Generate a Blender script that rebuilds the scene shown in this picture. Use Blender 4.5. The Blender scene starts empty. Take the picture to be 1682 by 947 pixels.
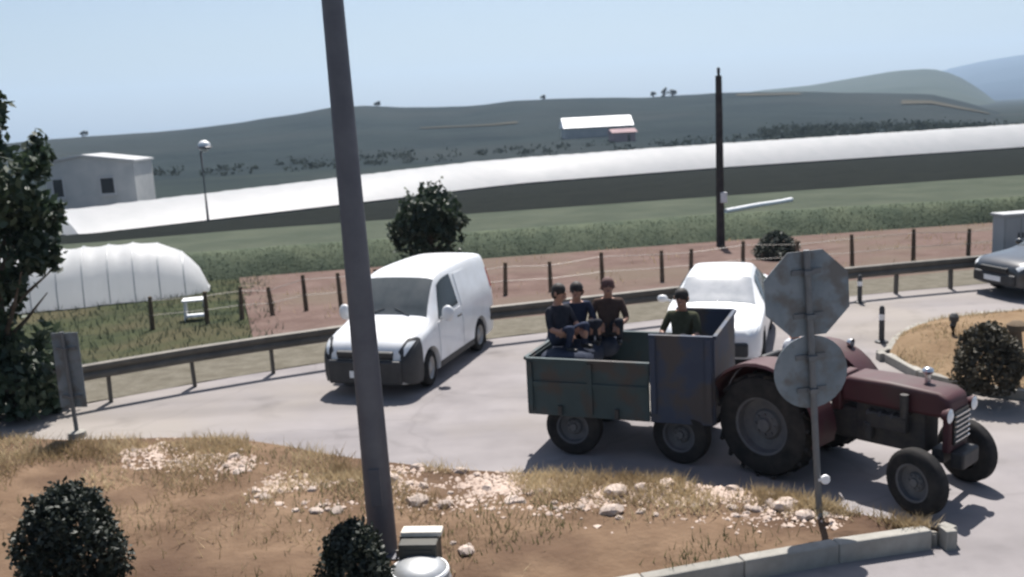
import bpy, bmesh, math, random
import numpy as np
from mathutils import Vector, Matrix, Euler, noise as mnoise

random.seed(7); rng = np.random.default_rng(7)
R = math.radians
scene = bpy.context.scene
COL = scene.collection

# ------------------------------------------------------------------ camera
F_PX = 1550.0; W_PX, H_PX = 1682.0, 947.0
CAM_H = 4.3
CAM_M = (Matrix.Translation((0, 0, CAM_H)) @ Matrix.Rotation(R(80.0), 4, 'X') @ Matrix.Rotation(R(-3.0), 4, 'Z'))
cam_data = bpy.data.cameras.new('camera')
cam_data.sensor_width = 36.0; cam_data.lens = 36.0 * F_PX / W_PX
cam_data.clip_start = 0.1; cam_data.clip_end = 20000
cam = bpy.data.objects.new('camera', cam_data); COL.objects.link(cam)
cam.matrix_world = CAM_M
scene.camera = cam
# soft fixed-focus security lens: everything is a little out of focus
cam_data.dof.use_dof = True
cam_data.dof.focus_distance = 2.2
cam_data.dof.aperture_fstop = 5.2

# ------------------------------------------------------------------ world, sun, exposure
SUN_EL, SUN_AZ = 60.0, 8.0       # azimuth measured from +Y (straight ahead), negative = to the left
world = bpy.data.worlds.new('World'); scene.world = world; world.use_nodes = True
wn = world.node_tree.nodes; wl = world.node_tree.links
sky = wn.new('ShaderNodeTexSky'); sky.sky_type = 'NISHITA'; sky.sun_disc = False
sky.sun_elevation = R(SUN_EL); sky.sun_rotation = R(SUN_AZ)
sky.altitude = 100; sky.air_density = 1.0; sky.dust_density = 2.2; sky.ozone_density = 1.6
wl.new(sky.outputs[0], wn['Background'].inputs['Color'])
wn['Background'].inputs['Strength'].default_value = 0.057
sun_data = bpy.data.lights.new('sun', 'SUN'); sun_data.energy = 4.8; sun_data.angle = R(0.55)
sun_data.color = (1.0, 0.955, 0.90)
sun = bpy.data.objects.new('sun', sun_data); COL.objects.link(sun)
_sd = Vector((math.sin(R(SUN_AZ)) * math.cos(R(SUN_EL)), math.cos(R(SUN_AZ)) * math.cos(R(SUN_EL)), math.sin(R(SUN_EL))))
sun.rotation_euler = (-_sd).to_track_quat('-Z', 'Y').to_euler()
sun.location = _sd * 60
scene.view_settings.view_transform = 'Standard'; scene.view_settings.look = 'None'
scene.view_settings.exposure = 0.92; scene.view_settings.gamma = 1.0
scene.render.engine = 'CYCLES'
scene.cycles.use_denoising = True
scene.cycles.max_bounces = 6; scene.cycles.volume_bounces = 0
scene.cycles.transparent_max_bounces = 8
scene.cycles.sample_clamp_indirect = 6

# ------------------------------------------------------------------ helpers
def theta(x, y=200): d = ray(x, y); return math.atan2(d.x, d.y)
M3 = CAM_M.to_3x3()
def ray(x, y):
    d = M3 @ Vector(((x - W_PX / 2) / F_PX, -(y - H_PX / 2) / F_PX, -1.0))
    return d
def G(x, y, z=0.0):
    """photo pixel -> point on the level z"""
    d = ray(x, y); t = (z - CAM_H) / d.z
    return Vector((d.x * t, d.y * t, z))
def D(x, y, dist):
    """photo pixel -> point at a forward distance"""
    d = ray(x, y); t = dist / d.y
    return Vector((d.x * t, d.y * t, CAM_H + d.z * t))

def tag(o, label=None, cat=None, group=None, kind=None):
    if label: o['label'] = label
    if cat: o['category'] = cat
    if group: o['group'] = group
    if kind: o['kind'] = kind
    return o
def empty(name, loc=(0, 0, 0), rz=0.0, label=None, cat=None, group=None, kind=None):
    o = bpy.data.objects.new(name, None); COL.objects.link(o)
    o.location = loc; o.rotation_euler = (0, 0, rz); o.empty_display_size = 0.2
    return tag(o, label, cat, group, kind)
def link(name, me, mats, parent=None, smooth=False, angle=None):
    o = bpy.data.objects.new(name, me); COL.objects.link(o)
    if not isinstance(mats, (list, tuple)): mats = [mats]
    for m in mats: me.materials.append(m)
    if parent: o.parent = parent
    if smooth:
        me.polygons.foreach_set('use_smooth', [True] * len(me.polygons))
        if angle is not None: me.set_sharp_from_angle(angle=angle)
    return o

class MB:
    def __init__(s): s.v = []; s.f = []; s.mi = []
    def add(s, vs, fs, m=0):
        b = len(s.v); s.v += [tuple(v) for v in vs]
        for f in fs: s.f.append([b + i for i in f]); s.mi.append(m)
        return s
    def box(s, c, size, rot=None, m=0, taper=None):
        hx, hy, hz = (k / 2 for k in size); vs = []
        for z in (-1, 1):
            for y in (-1, 1):
                for x in (-1, 1):
                    k = (taper if (taper and z > 0) else 1.0)
                    v = Vector((x * hx * k, y * hy * k, z * hz))
                    if rot: v = rot @ v
                    vs.append(v + Vector(c))
        return s.add(vs, [(0, 2, 3, 1), (4, 5, 7, 6), (0, 1, 5, 4), (2, 6, 7, 3), (0, 4, 6, 2), (1, 3, 7, 5)], m)
    def tube(s, pts, r, n=10, m=0, cap=True):
        pts = [Vector(p) for p in pts]; rs = r if isinstance(r, (list, tuple)) else [r] * len(pts)
        b = []
        for i, p in enumerate(pts):
            d = (pts[min(i + 1, len(pts) - 1)] - pts[max(i - 1, 0)]).normalized()
            q = d.to_track_quat('Z', 'Y')
            b += [p + q @ Vector((math.cos(2 * math.pi * k / n) * rs[i], math.sin(2 * math.pi * k / n) * rs[i], 0)) for k in range(n)]
        fs = []
        for i in range(len(pts) - 1):
            for k in range(n):
                fs.append((i * n + k, i * n + (k + 1) % n, (i + 1) * n + (k + 1) % n, (i + 1) * n + k))
        if cap:
            fs.append(tuple(reversed(range(n)))); fs.append(tuple(range((len(pts) - 1) * n, len(pts) * n)))
        return s.add(b, fs, m)
    def lathe(s, prof, n=24, axis='Y', c=(0, 0, 0), m=0, close=False):
        """prof: (r, t) pairs, t along the axis"""
        vs = []; c = Vector(c)
        for r_, t in prof:
            for k in range(n):
                a = 2 * math.pi * k / n
                p = {'Y': (math.cos(a) * r_, t, math.sin(a) * r_), 'Z': (math.cos(a) * r_, math.sin(a) * r_, t), 'X': (t, math.cos(a) * r_, math.sin(a) * r_)}[axis]
                vs.append(Vector(p) + c)
        fs = []; L = len(prof)
        for i in range(L if close else L - 1):
            j = (i + 1) % L
            for k in range(n):
                fs.append((i * n + k, j * n + k, j * n + (k + 1) % n, i * n + (k + 1) % n))
        return s.add(vs, fs, m)
    def prism(s, poly, axis_lo, axis_hi, axis='Y', m=0):
        """poly in the other two coordinates (x,z for Y; x,y for Z; y,z for X)"""
        n = len(poly)
        def mk(p, t): return {'Y': (p[0], t, p[1]), 'Z': (p[0], p[1], t), 'X': (t, p[0], p[1])}[axis]
        vs = [mk(p, axis_lo) for p in poly] + [mk(p, axis_hi) for p in poly]
        fs = [tuple(range(n)), tuple(reversed(range(n, 2 * n)))]
        fs += [(i, n + i, n + (i + 1) % n, (i + 1) % n) for i in range(n)]
        return s.add(vs, fs, m)
    def sphere(s, c, r, n=10, k=6, m=0, rot=None):
        if not isinstance(r, (list, tuple)): r = (r, r, r)
        vs = []; fs = []
        for i in range(k + 1):
            th = math.pi * i / k
            for j in range(n):
                ph = 2 * math.pi * j / n
                v = Vector((r[0] * math.sin(th) * math.cos(ph), r[1] * math.sin(th) * math.sin(ph), r[2] * math.cos(th)))
                if rot: v = rot @ v
                vs.append(v + Vector(c))
        for i in range(k):
            for j in range(n):
                fs.append((i * n + j, (i + 1) * n + j, (i + 1) * n + (j + 1) % n, i * n + (j + 1) % n))
        return s.add(vs, fs, m)
    def mesh(s, name):
        me = bpy.data.meshes.new(name); me.from_pydata(s.v, [], s.f)
        me.polygons.foreach_set('material_index', s.mi)
        bm = bmesh.new(); bm.from_mesh(me); bmesh.ops.remove_doubles(bm, verts=bm.verts, dist=1e-5)
        bmesh.ops.dissolve_degenerate(bm, edges=bm.edges, dist=1e-6)
        bmesh.ops.recalc_face_normals(bm, faces=bm.faces); bm.to_mesh(me); bm.free()
        return me
    def build(s, name, mats, parent=None, smooth=False, angle=R(35), bevel=None, seg=2):
        o = link(name, s.mesh(name), mats, parent, smooth, angle if smooth else None)
        if bevel:
            b = o.modifiers.new('bevel', 'BEVEL'); b.width = bevel; b.segments = seg; b.limit_method = 'ANGLE'; b.angle_limit = R(40)
        return o

def np_mesh(name, verts, faces):
    """verts (n,3), faces (m,k) numpy arrays"""
    me = bpy.data.meshes.new(name); k = faces.shape[1]
    me.vertices.add(len(verts)); me.vertices.foreach_set('co', np.asarray(verts, np.float32).ravel())
    me.loops.add(faces.size); me.loops.foreach_set('vertex_index', faces.astype(np.int32).ravel())
    me.polygons.add(len(faces)); me.polygons.foreach_set('loop_start', np.arange(0, faces.size, k, dtype=np.int32))
    me.update(calc_edges=True); me.validate()
    return me

# ------------------------------------------------------------------ materials
def mat(name, col, rough=0.8, col2=None, scale=4.0, bump=0.0, bscale=None, metal=0.0, spec=0.5, detail=5.0, contrast=(0.35, 0.65), col3=None, scale3=0.6, coat=0.0, translucent=0.0, obj_var=0.0):
    m = bpy.data.materials.new(name); m.use_nodes = True
    nt = m.node_tree; n = nt.nodes; l = nt.links; b = n['Principled BSDF']
    b.inputs['Roughness'].default_value = rough; b.inputs['Metallic'].default_value = metal
    if rough >= 0.84: spec = 0.04                        # dry matt ground and leaves have no grazing sheen
    b.inputs['Specular IOR Level'].default_value = spec; b.inputs['Coat Weight'].default_value = coat
    tc = n.new('ShaderNodeTexCoord')
    out = None
    if col2:
        nz = n.new('ShaderNodeTexNoise'); nz.inputs['Scale'].default_value = scale; nz.inputs['Detail'].default_value = detail; nz.inputs['Roughness'].default_value = 0.62
        l.new(tc.outputs['Object'], nz.inputs['Vector'])
        rp = n.new('ShaderNodeValToRGB'); rp.color_ramp.elements[0].position = contrast[0]; rp.color_ramp.elements[1].position = contrast[1]
        rp.color_ramp.elements[0].color = (*col, 1); rp.color_ramp.elements[1].color = (*col2, 1)
        l.new(nz.outputs['Fac'], rp.inputs['Fac']); out = rp.outputs['Color']
        if col3:
            n3 = n.new('ShaderNodeTexNoise'); n3.inputs['Scale'].default_value = scale3; n3.inputs['Detail'].default_value = 4
            l.new(tc.outputs['Object'], n3.inputs['Vector'])
            r3 = n.new('ShaderNodeMapRange'); r3.inputs[1].default_value = 0.47; r3.inputs[2].default_value = 0.62
            l.new(n3.outputs['Fac'], r3.inputs[0])
            mx = n.new('ShaderNodeMix'); mx.data_type = 'RGBA'; l.new(r3.outputs[0], mx.inputs['Factor'])
            l.new(out, mx.inputs[6]); mx.inputs[7].default_value = (*col3, 1); out = mx.outputs[2]
    else:
        rgb = n.new('ShaderNodeRGB'); rgb.outputs[0].default_value = (*col, 1); out = rgb.outputs[0]
    if obj_var:
        oi = n.new('ShaderNodeObjectInfo'); hs = n.new('ShaderNodeHueSaturation')
        mr = n.new('ShaderNodeMapRange'); mr.inputs[3].default_value = 1 - obj_var; mr.inputs[4].default_value = 1 + obj_var
        l.new(oi.outputs['Random'], mr.inputs[0]); l.new(mr.outputs[0], hs.inputs['Value']); l.new(out, hs.inputs['Color']); out = hs.outputs['Color']
    l.new(out, b.inputs['Base Color'])
    if bump:
        bn = n.new('ShaderNodeTexNoise'); bn.inputs['Scale'].default_value = bscale or scale * 4; bn.inputs['Detail'].default_value = 6
        l.new(tc.outputs['Object'], bn.inputs['Vector'])
        bp = n.new('ShaderNodeBump'); bp.inputs['Strength'].default_value = 0.8; bp.inputs['Distance'].default_value = bump
        l.new(bn.outputs['Fac'], bp.inputs['Height']); l.new(bp.outputs['Normal'], b.inputs['Normal'])
    if translucent:
        tr = n.new('ShaderNodeBsdfTranslucent'); l.new(out, tr.inputs['Color'])
        ms = n.new('ShaderNodeMixShader'); ms.inputs[0].default_value = translucent
        l.new(b.outputs[0], ms.inputs[1]); l.new(tr.outputs[0], ms.inputs[2]); l.new(ms.outputs[0], n['Material Output'].inputs['Surface'])
    return m

Mt = {}
Mt['asphalt'] = mat('pale_asphalt', (0.2076, 0.1934, 0.1959), 0.9, (0.2559, 0.2382, 0.2400), 1.1, 0.004, 60, col3=(0.2511, 0.2288, 0.2109), scale3=0.18, contrast=(0.3, 0.7))
Mt['dirt'] = mat('verge_soil', (0.1117, 0.0724, 0.0479), 1.0, (0.1797, 0.1223, 0.0820), 1.3, 0.03, 14, col3=(0.0826, 0.0528, 0.0375), scale3=0.45)
Mt['dirt2'] = mat('island_soil', (0.1674, 0.1147, 0.0713), 1.0, (0.2232, 0.1612, 0.1023), 1.3, 0.03, 14)
Mt['kerb'] = mat('kerb_concrete', (0.2448, 0.2346, 0.2108), 0.9, (0.3128, 0.2992, 0.2720), 5, 0.006, 40, obj_var=0.12)
Mt['shoulder'] = mat('gravel_shoulder', (0.1050, 0.0950, 0.0750), 1.0, (0.1500, 0.1375, 0.1125), 3, 0.03, 25)
Mt['soil'] = mat('ploughed_soil', (0.1023, 0.0694, 0.0601), 1.0, (0.1457, 0.1042, 0.0911), 0.9, 0.05, 9, col3=(0.1240, 0.0961, 0.0775), scale3=0.2)
Mt['grassdark'] = mat('rough_grass_ground', (0.0284, 0.0365, 0.0221), 1.0, (0.0536, 0.0599, 0.0315), 1.4, 0.05, 12, col3=(0.0693, 0.0630, 0.0378), scale3=0.3)
Mt['bank'] = mat('bank_grass_ground', (0.0599, 0.0761, 0.0544), 1.0, (0.0925, 0.1087, 0.0739), 0.8, 0.06, 8)
Mt['banktop'] = mat('bank_top_grass', (0.0508, 0.0620, 0.0465), 1.0, (0.0713, 0.0818, 0.0608), 0.3, 0.05, 6)
Mt['crop'] = mat('dark_crop', (0.0072, 0.0092, 0.0084), 1.0, (0.0120, 0.0144, 0.0120), 0.7, 0.1, 4)
Mt['plain'] = mat('plain_scrub', (0.0180, 0.0258, 0.0274), 1.0, (0.0276, 0.0367, 0.0350), 0.05, 0.3, 0.6, col3=(0.0330, 0.0381, 0.0380), scale3=0.012)
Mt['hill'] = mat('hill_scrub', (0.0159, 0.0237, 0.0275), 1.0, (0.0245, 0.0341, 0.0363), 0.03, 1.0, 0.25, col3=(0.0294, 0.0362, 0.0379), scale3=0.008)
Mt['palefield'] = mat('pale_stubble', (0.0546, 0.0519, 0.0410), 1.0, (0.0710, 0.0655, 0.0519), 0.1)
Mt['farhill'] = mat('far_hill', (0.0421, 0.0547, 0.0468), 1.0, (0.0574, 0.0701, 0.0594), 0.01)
Mt['mount'] = mat('haze_blue_mountain', (0.0175, 0.0289, 0.0483), 1.0, (0.0245, 0.0382, 0.0598), 0.004)  # blue of distant haze is tinted into this base colour
Mt['plastic'] = mat('white_film', (0.86, 0.86, 0.87), 0.5, (0.80, 0.81, 0.82), 0.6, 0.01, 2.0, translucent=0.6)
Mt['hoop'] = mat('galvanised_hoop', (0.45, 0.46, 0.47), 0.5, metal=0.6)
Mt['foilbase'] = mat('black_film_base', (0.025, 0.028, 0.03), 0.7)
Mt['polepaint'] = mat('weathered_pole_steel', (0.085, 0.085, 0.10), 0.55, (0.115, 0.115, 0.128), 3, 0.001, 60, metal=0.2)
Mt['woodpole'] = mat('tarred_wood', (0.045, 0.04, 0.04), 0.9, (0.075, 0.065, 0.06), 3, 0.004, 30)
Mt['postwood'] = mat('weathered_post_wood', (0.10, 0.075, 0.055), 0.95, (0.16, 0.125, 0.09), 6, 0.004, 40, obj_var=0.2)
Mt['wire'] = mat('fence_wire', (0.2, 0.19, 0.18), 0.5, metal=0.8)
Mt['rail'] = mat('dull_galvanised_rail', (0.085, 0.078, 0.07), 0.65, (0.125, 0.115, 0.10), 3, 0.002, 30, metal=0.35)
Mt['signback'] = mat('grey_sign_back', (0.1436, 0.1734, 0.1931), 0.7, (0.2210, 0.2485, 0.2655), 3, col3=(0.1326, 0.1272, 0.1207), scale3=5)
Mt['signpost'] = mat('grey_sign_post', (0.12, 0.13, 0.14), 0.55, (0.16, 0.165, 0.17), 6, metal=0.3)
Mt['signred'] = mat('red_sign_face', (0.5, 0.03, 0.03), 0.5)
Mt['signwhite'] = mat('white_sign_face', (0.75, 0.75, 0.75), 0.5)
Mt['reflector'] = mat('white_reflector', (0.85, 0.85, 0.85), 0.3)
Mt['vanwhite'] = mat('white_car_paint', (0.78, 0.79, 0.80), 0.35, (0.70, 0.70, 0.70), 2.5, coat=0.4)
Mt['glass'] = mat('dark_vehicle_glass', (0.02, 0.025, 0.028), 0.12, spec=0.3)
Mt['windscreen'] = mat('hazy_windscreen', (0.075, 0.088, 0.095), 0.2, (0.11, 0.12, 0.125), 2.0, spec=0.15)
Mt['paleglass'] = mat('painted_sky_windscreen', (0.30, 0.32, 0.34), 0.15, (0.42, 0.43, 0.45), 2.5, spec=0.6)  # pale base and smudges paint a sky reflection onto the glass
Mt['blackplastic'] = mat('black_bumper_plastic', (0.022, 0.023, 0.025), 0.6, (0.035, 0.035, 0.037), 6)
Mt['rubber'] = mat('tyre_rubber', (0.022, 0.022, 0.023), 0.85, (0.045, 0.042, 0.04), 5, 0.003, 40)
Mt['rim'] = mat('dusty_steel_rim', (0.25, 0.25, 0.25), 0.5, (0.34, 0.33, 0.32), 5, metal=0.4)
Mt['agrim'] = mat('dark_rim', (0.07, 0.072, 0.08), 0.7, (0.11, 0.11, 0.115), 5)  # dark grey with a slightly lighter mottle
Mt['lamp'] = mat('headlamp_glass', (0.75, 0.77, 0.78), 0.08, spec=0.9)
Mt['amber'] = mat('amber_lens', (0.6, 0.22, 0.03), 0.2)
Mt['redlens'] = mat('red_lens', (0.4, 0.02, 0.02), 0.2)
Mt['chrome'] = mat('dull_chrome', (0.6, 0.6, 0.6), 0.25, metal=0.9)
Mt['carpaint'] = mat('dark_grey_car_paint', (0.0300, 0.0330, 0.0372), 0.3, (0.0390, 0.0420, 0.0456), 3, coat=0.5)
Mt['trailer'] = mat('faded_green_trailer_paint', (0.0255, 0.0475, 0.0528), 0.65, (0.0357, 0.0608, 0.0660), 3, 0.002, 30, col3=(0.0510, 0.0437, 0.0396), scale3=3.2)
Mt['trailerblue'] = mat('faded_blue_trailer_paint', (0.0221, 0.0350, 0.0672), 0.65, (0.0306, 0.0460, 0.0788), 3, 0.002, 30, col3=(0.0493, 0.0442, 0.0462), scale3=3.0)
Mt['bedwood'] = mat('sunbleached_planks', (0.42, 0.40, 0.37), 0.9, (0.55, 0.53, 0.50), 6, 0.004, 30, obj_var=0.1)
Mt['chassis'] = mat('dark_chassis_steel', (0.03, 0.03, 0.033), 0.7, (0.055, 0.048, 0.042), 5)
Mt['tractorred'] = mat('faded_maroon_paint', (0.0433, 0.0081, 0.0127), 0.62, (0.0578, 0.0139, 0.0173), 3, 0.001, 30, col3=(0.0491, 0.0231, 0.0219), scale3=2.5)
Mt['engine'] = mat('greasy_engine_iron', (0.03, 0.03, 0.034), 0.6, (0.06, 0.055, 0.05), 7, 0.004, 25, metal=0.3)
Mt['grille'] = mat('dark_grille_mesh', (0.03, 0.03, 0.03), 0.5, metal=0.5)
Mt['bag'] = mat('white_woven_bag', (0.80, 0.79, 0.78), 0.8, (0.70, 0.69, 0.68), 3.5, 0.015, 9, translucent=0.5)
Mt['sack'] = mat('dark_blue_sack', (0.035, 0.042, 0.062), 0.85, (0.06, 0.066, 0.085), 4, 0.012, 12)
Mt['skin'] = mat('skin', (0.36, 0.20, 0.14), 0.6)
Mt['hair'] = mat('dark_hair', (0.018, 0.014, 0.012), 0.7)
Mt['hairbrown'] = mat('brown_cap', (0.10, 0.05, 0.045), 0.8)
Mt['eye'] = mat('eye_dark', (0.02, 0.02, 0.02), 0.3)
Mt['clothdark'] = mat('dark_cloth', (0.026, 0.028, 0.036), 0.9, (0.045, 0.046, 0.055), 9, 0.006, 14)
Mt['clothnavy'] = mat('navy_cloth', (0.028, 0.036, 0.06), 0.9, (0.045, 0.052, 0.08), 9, 0.006, 14)
Mt['clothbrown'] = mat('brown_cloth', (0.06, 0.042, 0.038), 0.9, (0.085, 0.06, 0.05), 9, 0.006, 14)
Mt['clothmaroon'] = mat('maroon_cloth', (0.055, 0.022, 0.026), 0.9, (0.08, 0.034, 0.036), 9, 0.006, 14)
Mt['clotholive'] = mat('olive_cloth', (0.05, 0.055, 0.035), 0.9, (0.075, 0.078, 0.052), 9, 0.006, 14)
Mt['clothlight'] = mat('pale_cloth', (0.55, 0.57, 0.6), 0.9, (0.48, 0.5, 0.53), 9, 0.006, 14)
Mt['shoe'] = mat('dark_shoe', (0.02, 0.018, 0.016), 0.6)
Mt['bark'] = mat('bark', (0.075, 0.058, 0.045), 0.95, (0.13, 0.105, 0.085), 8, 0.012, 25)
Mt['leafdark'] = mat('dark_leaves', (0.020, 0.036, 0.022), 0.55, (0.045, 0.070, 0.036), 1.6, translucent=0.22, obj_var=0.12)
Mt['leafbush'] = mat('bush_leaves', (0.0120, 0.0195, 0.0135), 0.6, (0.0255, 0.0338, 0.0210), 4.0, translucent=0.15, obj_var=0.12)
Mt['leafgrey'] = mat('grey_green_leaves', (0.035, 0.046, 0.036), 0.65, (0.06, 0.07, 0.052), 1.5, translucent=0.2)
Mt['scrub'] = mat('far_scrub_leaves', (0.030, 0.040, 0.036), 0.9, (0.045, 0.055, 0.048), 0.3, translucent=0.35)
Mt['leafbrown'] = mat('brown_green_leaves', (0.045, 0.042, 0.028), 0.7, (0.075, 0.065, 0.042), 4, translucent=0.15)
Mt['drygrass'] = mat('dry_grass_blades', (0.40, 0.31, 0.19), 0.9, (0.55, 0.45, 0.29), 1.2, translucent=0.3, col3=(0.27, 0.20, 0.115), scale3=0.7)
Mt['greengrass'] = mat('olive_grass_blades', (0.12, 0.125, 0.06), 0.9, (0.20, 0.18, 0.095), 1.2, translucent=0.3)
Mt['reed'] = mat('reed_blades', (0.0450, 0.0585, 0.0428), 0.9, (0.0732, 0.0900, 0.0607), 0.6, translucent=0.25)
Mt['chalk'] = mat('chalk_chips', (0.3758, 0.2943, 0.2458), 0.95, (0.5124, 0.4169, 0.3568), 3)
Mt['stone'] = mat('pale_rubble', (0.3795, 0.3105, 0.2702), 0.95, (0.5290, 0.4427, 0.3852), 6, 0.01, 18, obj_var=0.2)
Mt['wall'] = mat('dusty_plaster', (0.3570, 0.3655, 0.3655), 0.95, (0.4250, 0.4250, 0.4165), 0.8, 0.01, 6)
Mt['roofgrey'] = mat('pale_roof', (0.40, 0.41, 0.42), 0.9, (0.46, 0.46, 0.46), 0.7)
Mt['windowdark'] = mat('dark_window_glass', (0.02, 0.022, 0.026), 0.15)
Mt['shedroof'] = mat('white_sheet_roof', (0.80, 0.80, 0.82), 0.6, (0.74, 0.74, 0.76), 0.3)
Mt['pinkwall'] = mat('pinkish_block_wall', (0.33, 0.24, 0.25), 0.95, (0.38, 0.28, 0.28), 0.4)
Mt['whiteplastic'] = mat('white_plastic', (0.72, 0.73, 0.74), 0.5)
Mt['tub'] = mat('galvanised_tub_metal', (0.42, 0.43, 0.44), 0.45, (0.34, 0.35, 0.35), 5, 0.002, 20, metal=0.5)
Mt['boxmetal'] = mat('dark_olive_box_metal', (0.035, 0.036, 0.03), 0.6, (0.055, 0.052, 0.042), 5)
Mt['slab'] = mat('pale_stone_slab', (0.55, 0.51, 0.44), 0.95, (0.66, 0.62, 0.54), 8, 0.006, 30)
Mt['bollard'] = mat('dark_bollard', (0.04, 0.04, 0.042), 0.6, (0.06, 0.06, 0.06), 6)

def wear_asphalt(m):
    n = m.node_tree.nodes; l = m.node_tree.links; b = n['Principled BSDF']; src = b.inputs['Base Color'].links[0].from_socket
    tc = n.new('ShaderNodeTexCoord'); mp = n.new('ShaderNodeMapping'); mp.inputs['Rotation'].default_value = (0, 0, R(-17)); mp.inputs['Scale'].default_value = (.06, .9, 1)
    l.new(tc.outputs['Object'], mp.inputs['Vector'])
    t = n.new('ShaderNodeTexNoise'); t.inputs['Scale'].default_value = 1.0; t.inputs['Detail'].default_value = 3; l.new(mp.outputs[0], t.inputs['Vector'])
    r = n.new('ShaderNodeMapRange'); r.inputs[1].default_value = .42; r.inputs[2].default_value = .66; r.inputs[3].default_value = 1.04; r.inputs[4].default_value = .86; l.new(t.outputs['Fac'], r.inputs[0])
    dn = n.new('ShaderNodeTexNoise'); dn.inputs['Scale'].default_value = 1.5; dn.inputs['Detail'].default_value = 5; l.new(tc.outputs['Object'], dn.inputs['Vector'])
    mv = n.new('ShaderNodeMix'); mv.data_type = 'VECTOR'; mv.inputs['Factor'].default_value = .35; l.new(tc.outputs['Object'], mv.inputs[4]); l.new(dn.outputs['Color'], mv.inputs[5])
    vo = n.new('ShaderNodeTexVoronoi'); vo.feature = 'DISTANCE_TO_EDGE'; vo.inputs['Scale'].default_value = .42; l.new(mv.outputs[1], vo.inputs['Vector'])
    cr = n.new('ShaderNodeMapRange'); cr.inputs[1].default_value = .003; cr.inputs[2].default_value = .010; cr.inputs[3].default_value = .92; cr.inputs[4].default_value = 1.0; l.new(vo.outputs['Distance'], cr.inputs[0])
    k = n.new('ShaderNodeMath'); k.operation = 'MULTIPLY'; l.new(r.outputs[0], k.inputs[0]); l.new(cr.outputs[0], k.inputs[1])
    sp = n.new('ShaderNodeTexNoise'); sp.inputs['Scale'].default_value = .9; sp.inputs['Detail'].default_value = 8; l.new(tc.outputs['Object'], sp.inputs['Vector'])
    sr = n.new('ShaderNodeMapRange'); sr.inputs[1].default_value = .60; sr.inputs[2].default_value = .72; sr.inputs[3].default_value = 1.0; sr.inputs[4].default_value = .78; l.new(sp.outputs['Fac'], sr.inputs[0])
    k2 = n.new('ShaderNodeMath'); k2.operation = 'MULTIPLY'; l.new(k.outputs[0], k2.inputs[0]); l.new(sr.outputs[0], k2.inputs[1])
    mx = n.new('ShaderNodeVectorMath'); mx.operation = 'SCALE'; l.new(src, mx.inputs[0]); l.new(k2.outputs[0], mx.inputs['Scale']); l.new(mx.outputs[0], b.inputs['Base Color'])
wear_asphalt(Mt['asphalt'])

# ------------------------------------------------------------------ setting: sheets from polylines
def resample(pts, n):
    pts = [Vector(p) for p in pts]; L = [0]
    for a, b in zip(pts, pts[1:]): L.append(L[-1] + (b - a).length)
    out = []
    for i in range(n):
        t = L[-1] * i / (n - 1); k = 0
        while k < len(pts) - 2 and L[k + 1] < t: k += 1
        out.append(pts[k].lerp(pts[k + 1], (t - L[k]) / max(1e-9, L[k + 1] - L[k])))
    return out
def smooth_line(pts, n, it=3):
    q = resample(pts, n)
    for _ in range(it):
        q = [q[0]] + [(q[i - 1] + q[i] * 2 + q[i + 1]) / 4 for i in range(1, n - 1)] + [q[-1]]
    return q
def ribbon(name, A, B, nu, nv, material, zf=None, parent=None, edge=2):
    a = resample(A, nu); b = resample(B, nu); vs = []; fs = []
    for i in range(nu):
        for j in range(nv):
            t = j / (nv - 1); p = a[i].lerp(b[i], t)
            if zf: p.z += zf(p, t, i / (nu - 1))
            vs.append(p)
    for i in range(nu - 1):
        for j in range(nv - 1):
            fs.append((i * nv + j, (i + 1) * nv + j, (i + 1) * nv + j + 1, i * nv + j + 1))
    me = bpy.data.meshes.new(name); me.from_pydata([tuple(v) for v in vs], [], fs); me.update()
    bm = bmesh.new(); bm.from_mesh(me)
    if sum(f.normal.z * f.calc_area() for f in bm.faces) < 0: bmesh.ops.reverse_faces(bm, faces=bm.faces)
    bm.to_mesh(me); bm.free()
    o = link(name, me, material, parent, True)
    if not parent: tag(o, kind='structure')
    return o
def nz(p, s, seed=0.0): return mnoise.noise(Vector((p.x * s + seed, p.y * s - seed, seed * 0.7)))

# guard-rail line on the ground
rail_px = [(150, 668), (265, 644), (390, 622), (520, 603), (800, 560), (1000, 540), (1140, 522), (1400, 489), (1640, 468)]
rail_pts = [G(x, y) for x, y in rail_px]
d0 = (rail_pts[2] - rail_pts[0]).normalized(); d1 = (rail_pts[-1] - rail_pts[-3]).normalized()
rail_pts = [rail_pts[0] - d0 * 26, rail_pts[0] - d0 * 6] + rail_pts + [rail_pts[-1] + d1 * 8, rail_pts[-1] + d1 * 30]
RAIL = smooth_line(rail_pts, 120, 8)
def offset(line, d, z=None):
    out = []
    for i, p in enumerate(line):
        t = (line[min(i + 1, len(line) - 1)] - line[max(i - 1, 0)]).normalized()
        q = p + Vector((-t.y, t.x, 0)) * d
        if z is not None: q.z = z
        out.append(q)
    return out

# ground: one large sheet, falling away behind the road
def ground_z(x, y):
    s = (x - (-6.8)) * (-0.324) + (y - 15.3) * 0.946
    t = min(1.0, max(0.0, (s - 3) / 14)); t = t * t * (3 - 2 * t)
    return -0.09 - 3.3 * t
gx = np.concatenate([np.linspace(-7000, -80, 14), np.linspace(-60, 60, 41), np.linspace(80, 7000, 14)])
gy = np.concatenate([np.linspace(-3000, -40, 8), np.linspace(-30, 80, 56), np.linspace(100, 9000, 16)])
vs = np.array([(x, y, ground_z(x, y)) for x in gx for y in gy])
ny = len(gy); fs = np.array([(i * ny + j, (i + 1) * ny + j, (i + 1) * ny + j + 1, i * ny + j + 1) for i in range(len(gx) - 1) for j in range(ny - 1)])
tag(link('ground', np_mesh('ground', vs, fs), Mt['plain'], None, True), kind='structure')

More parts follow.
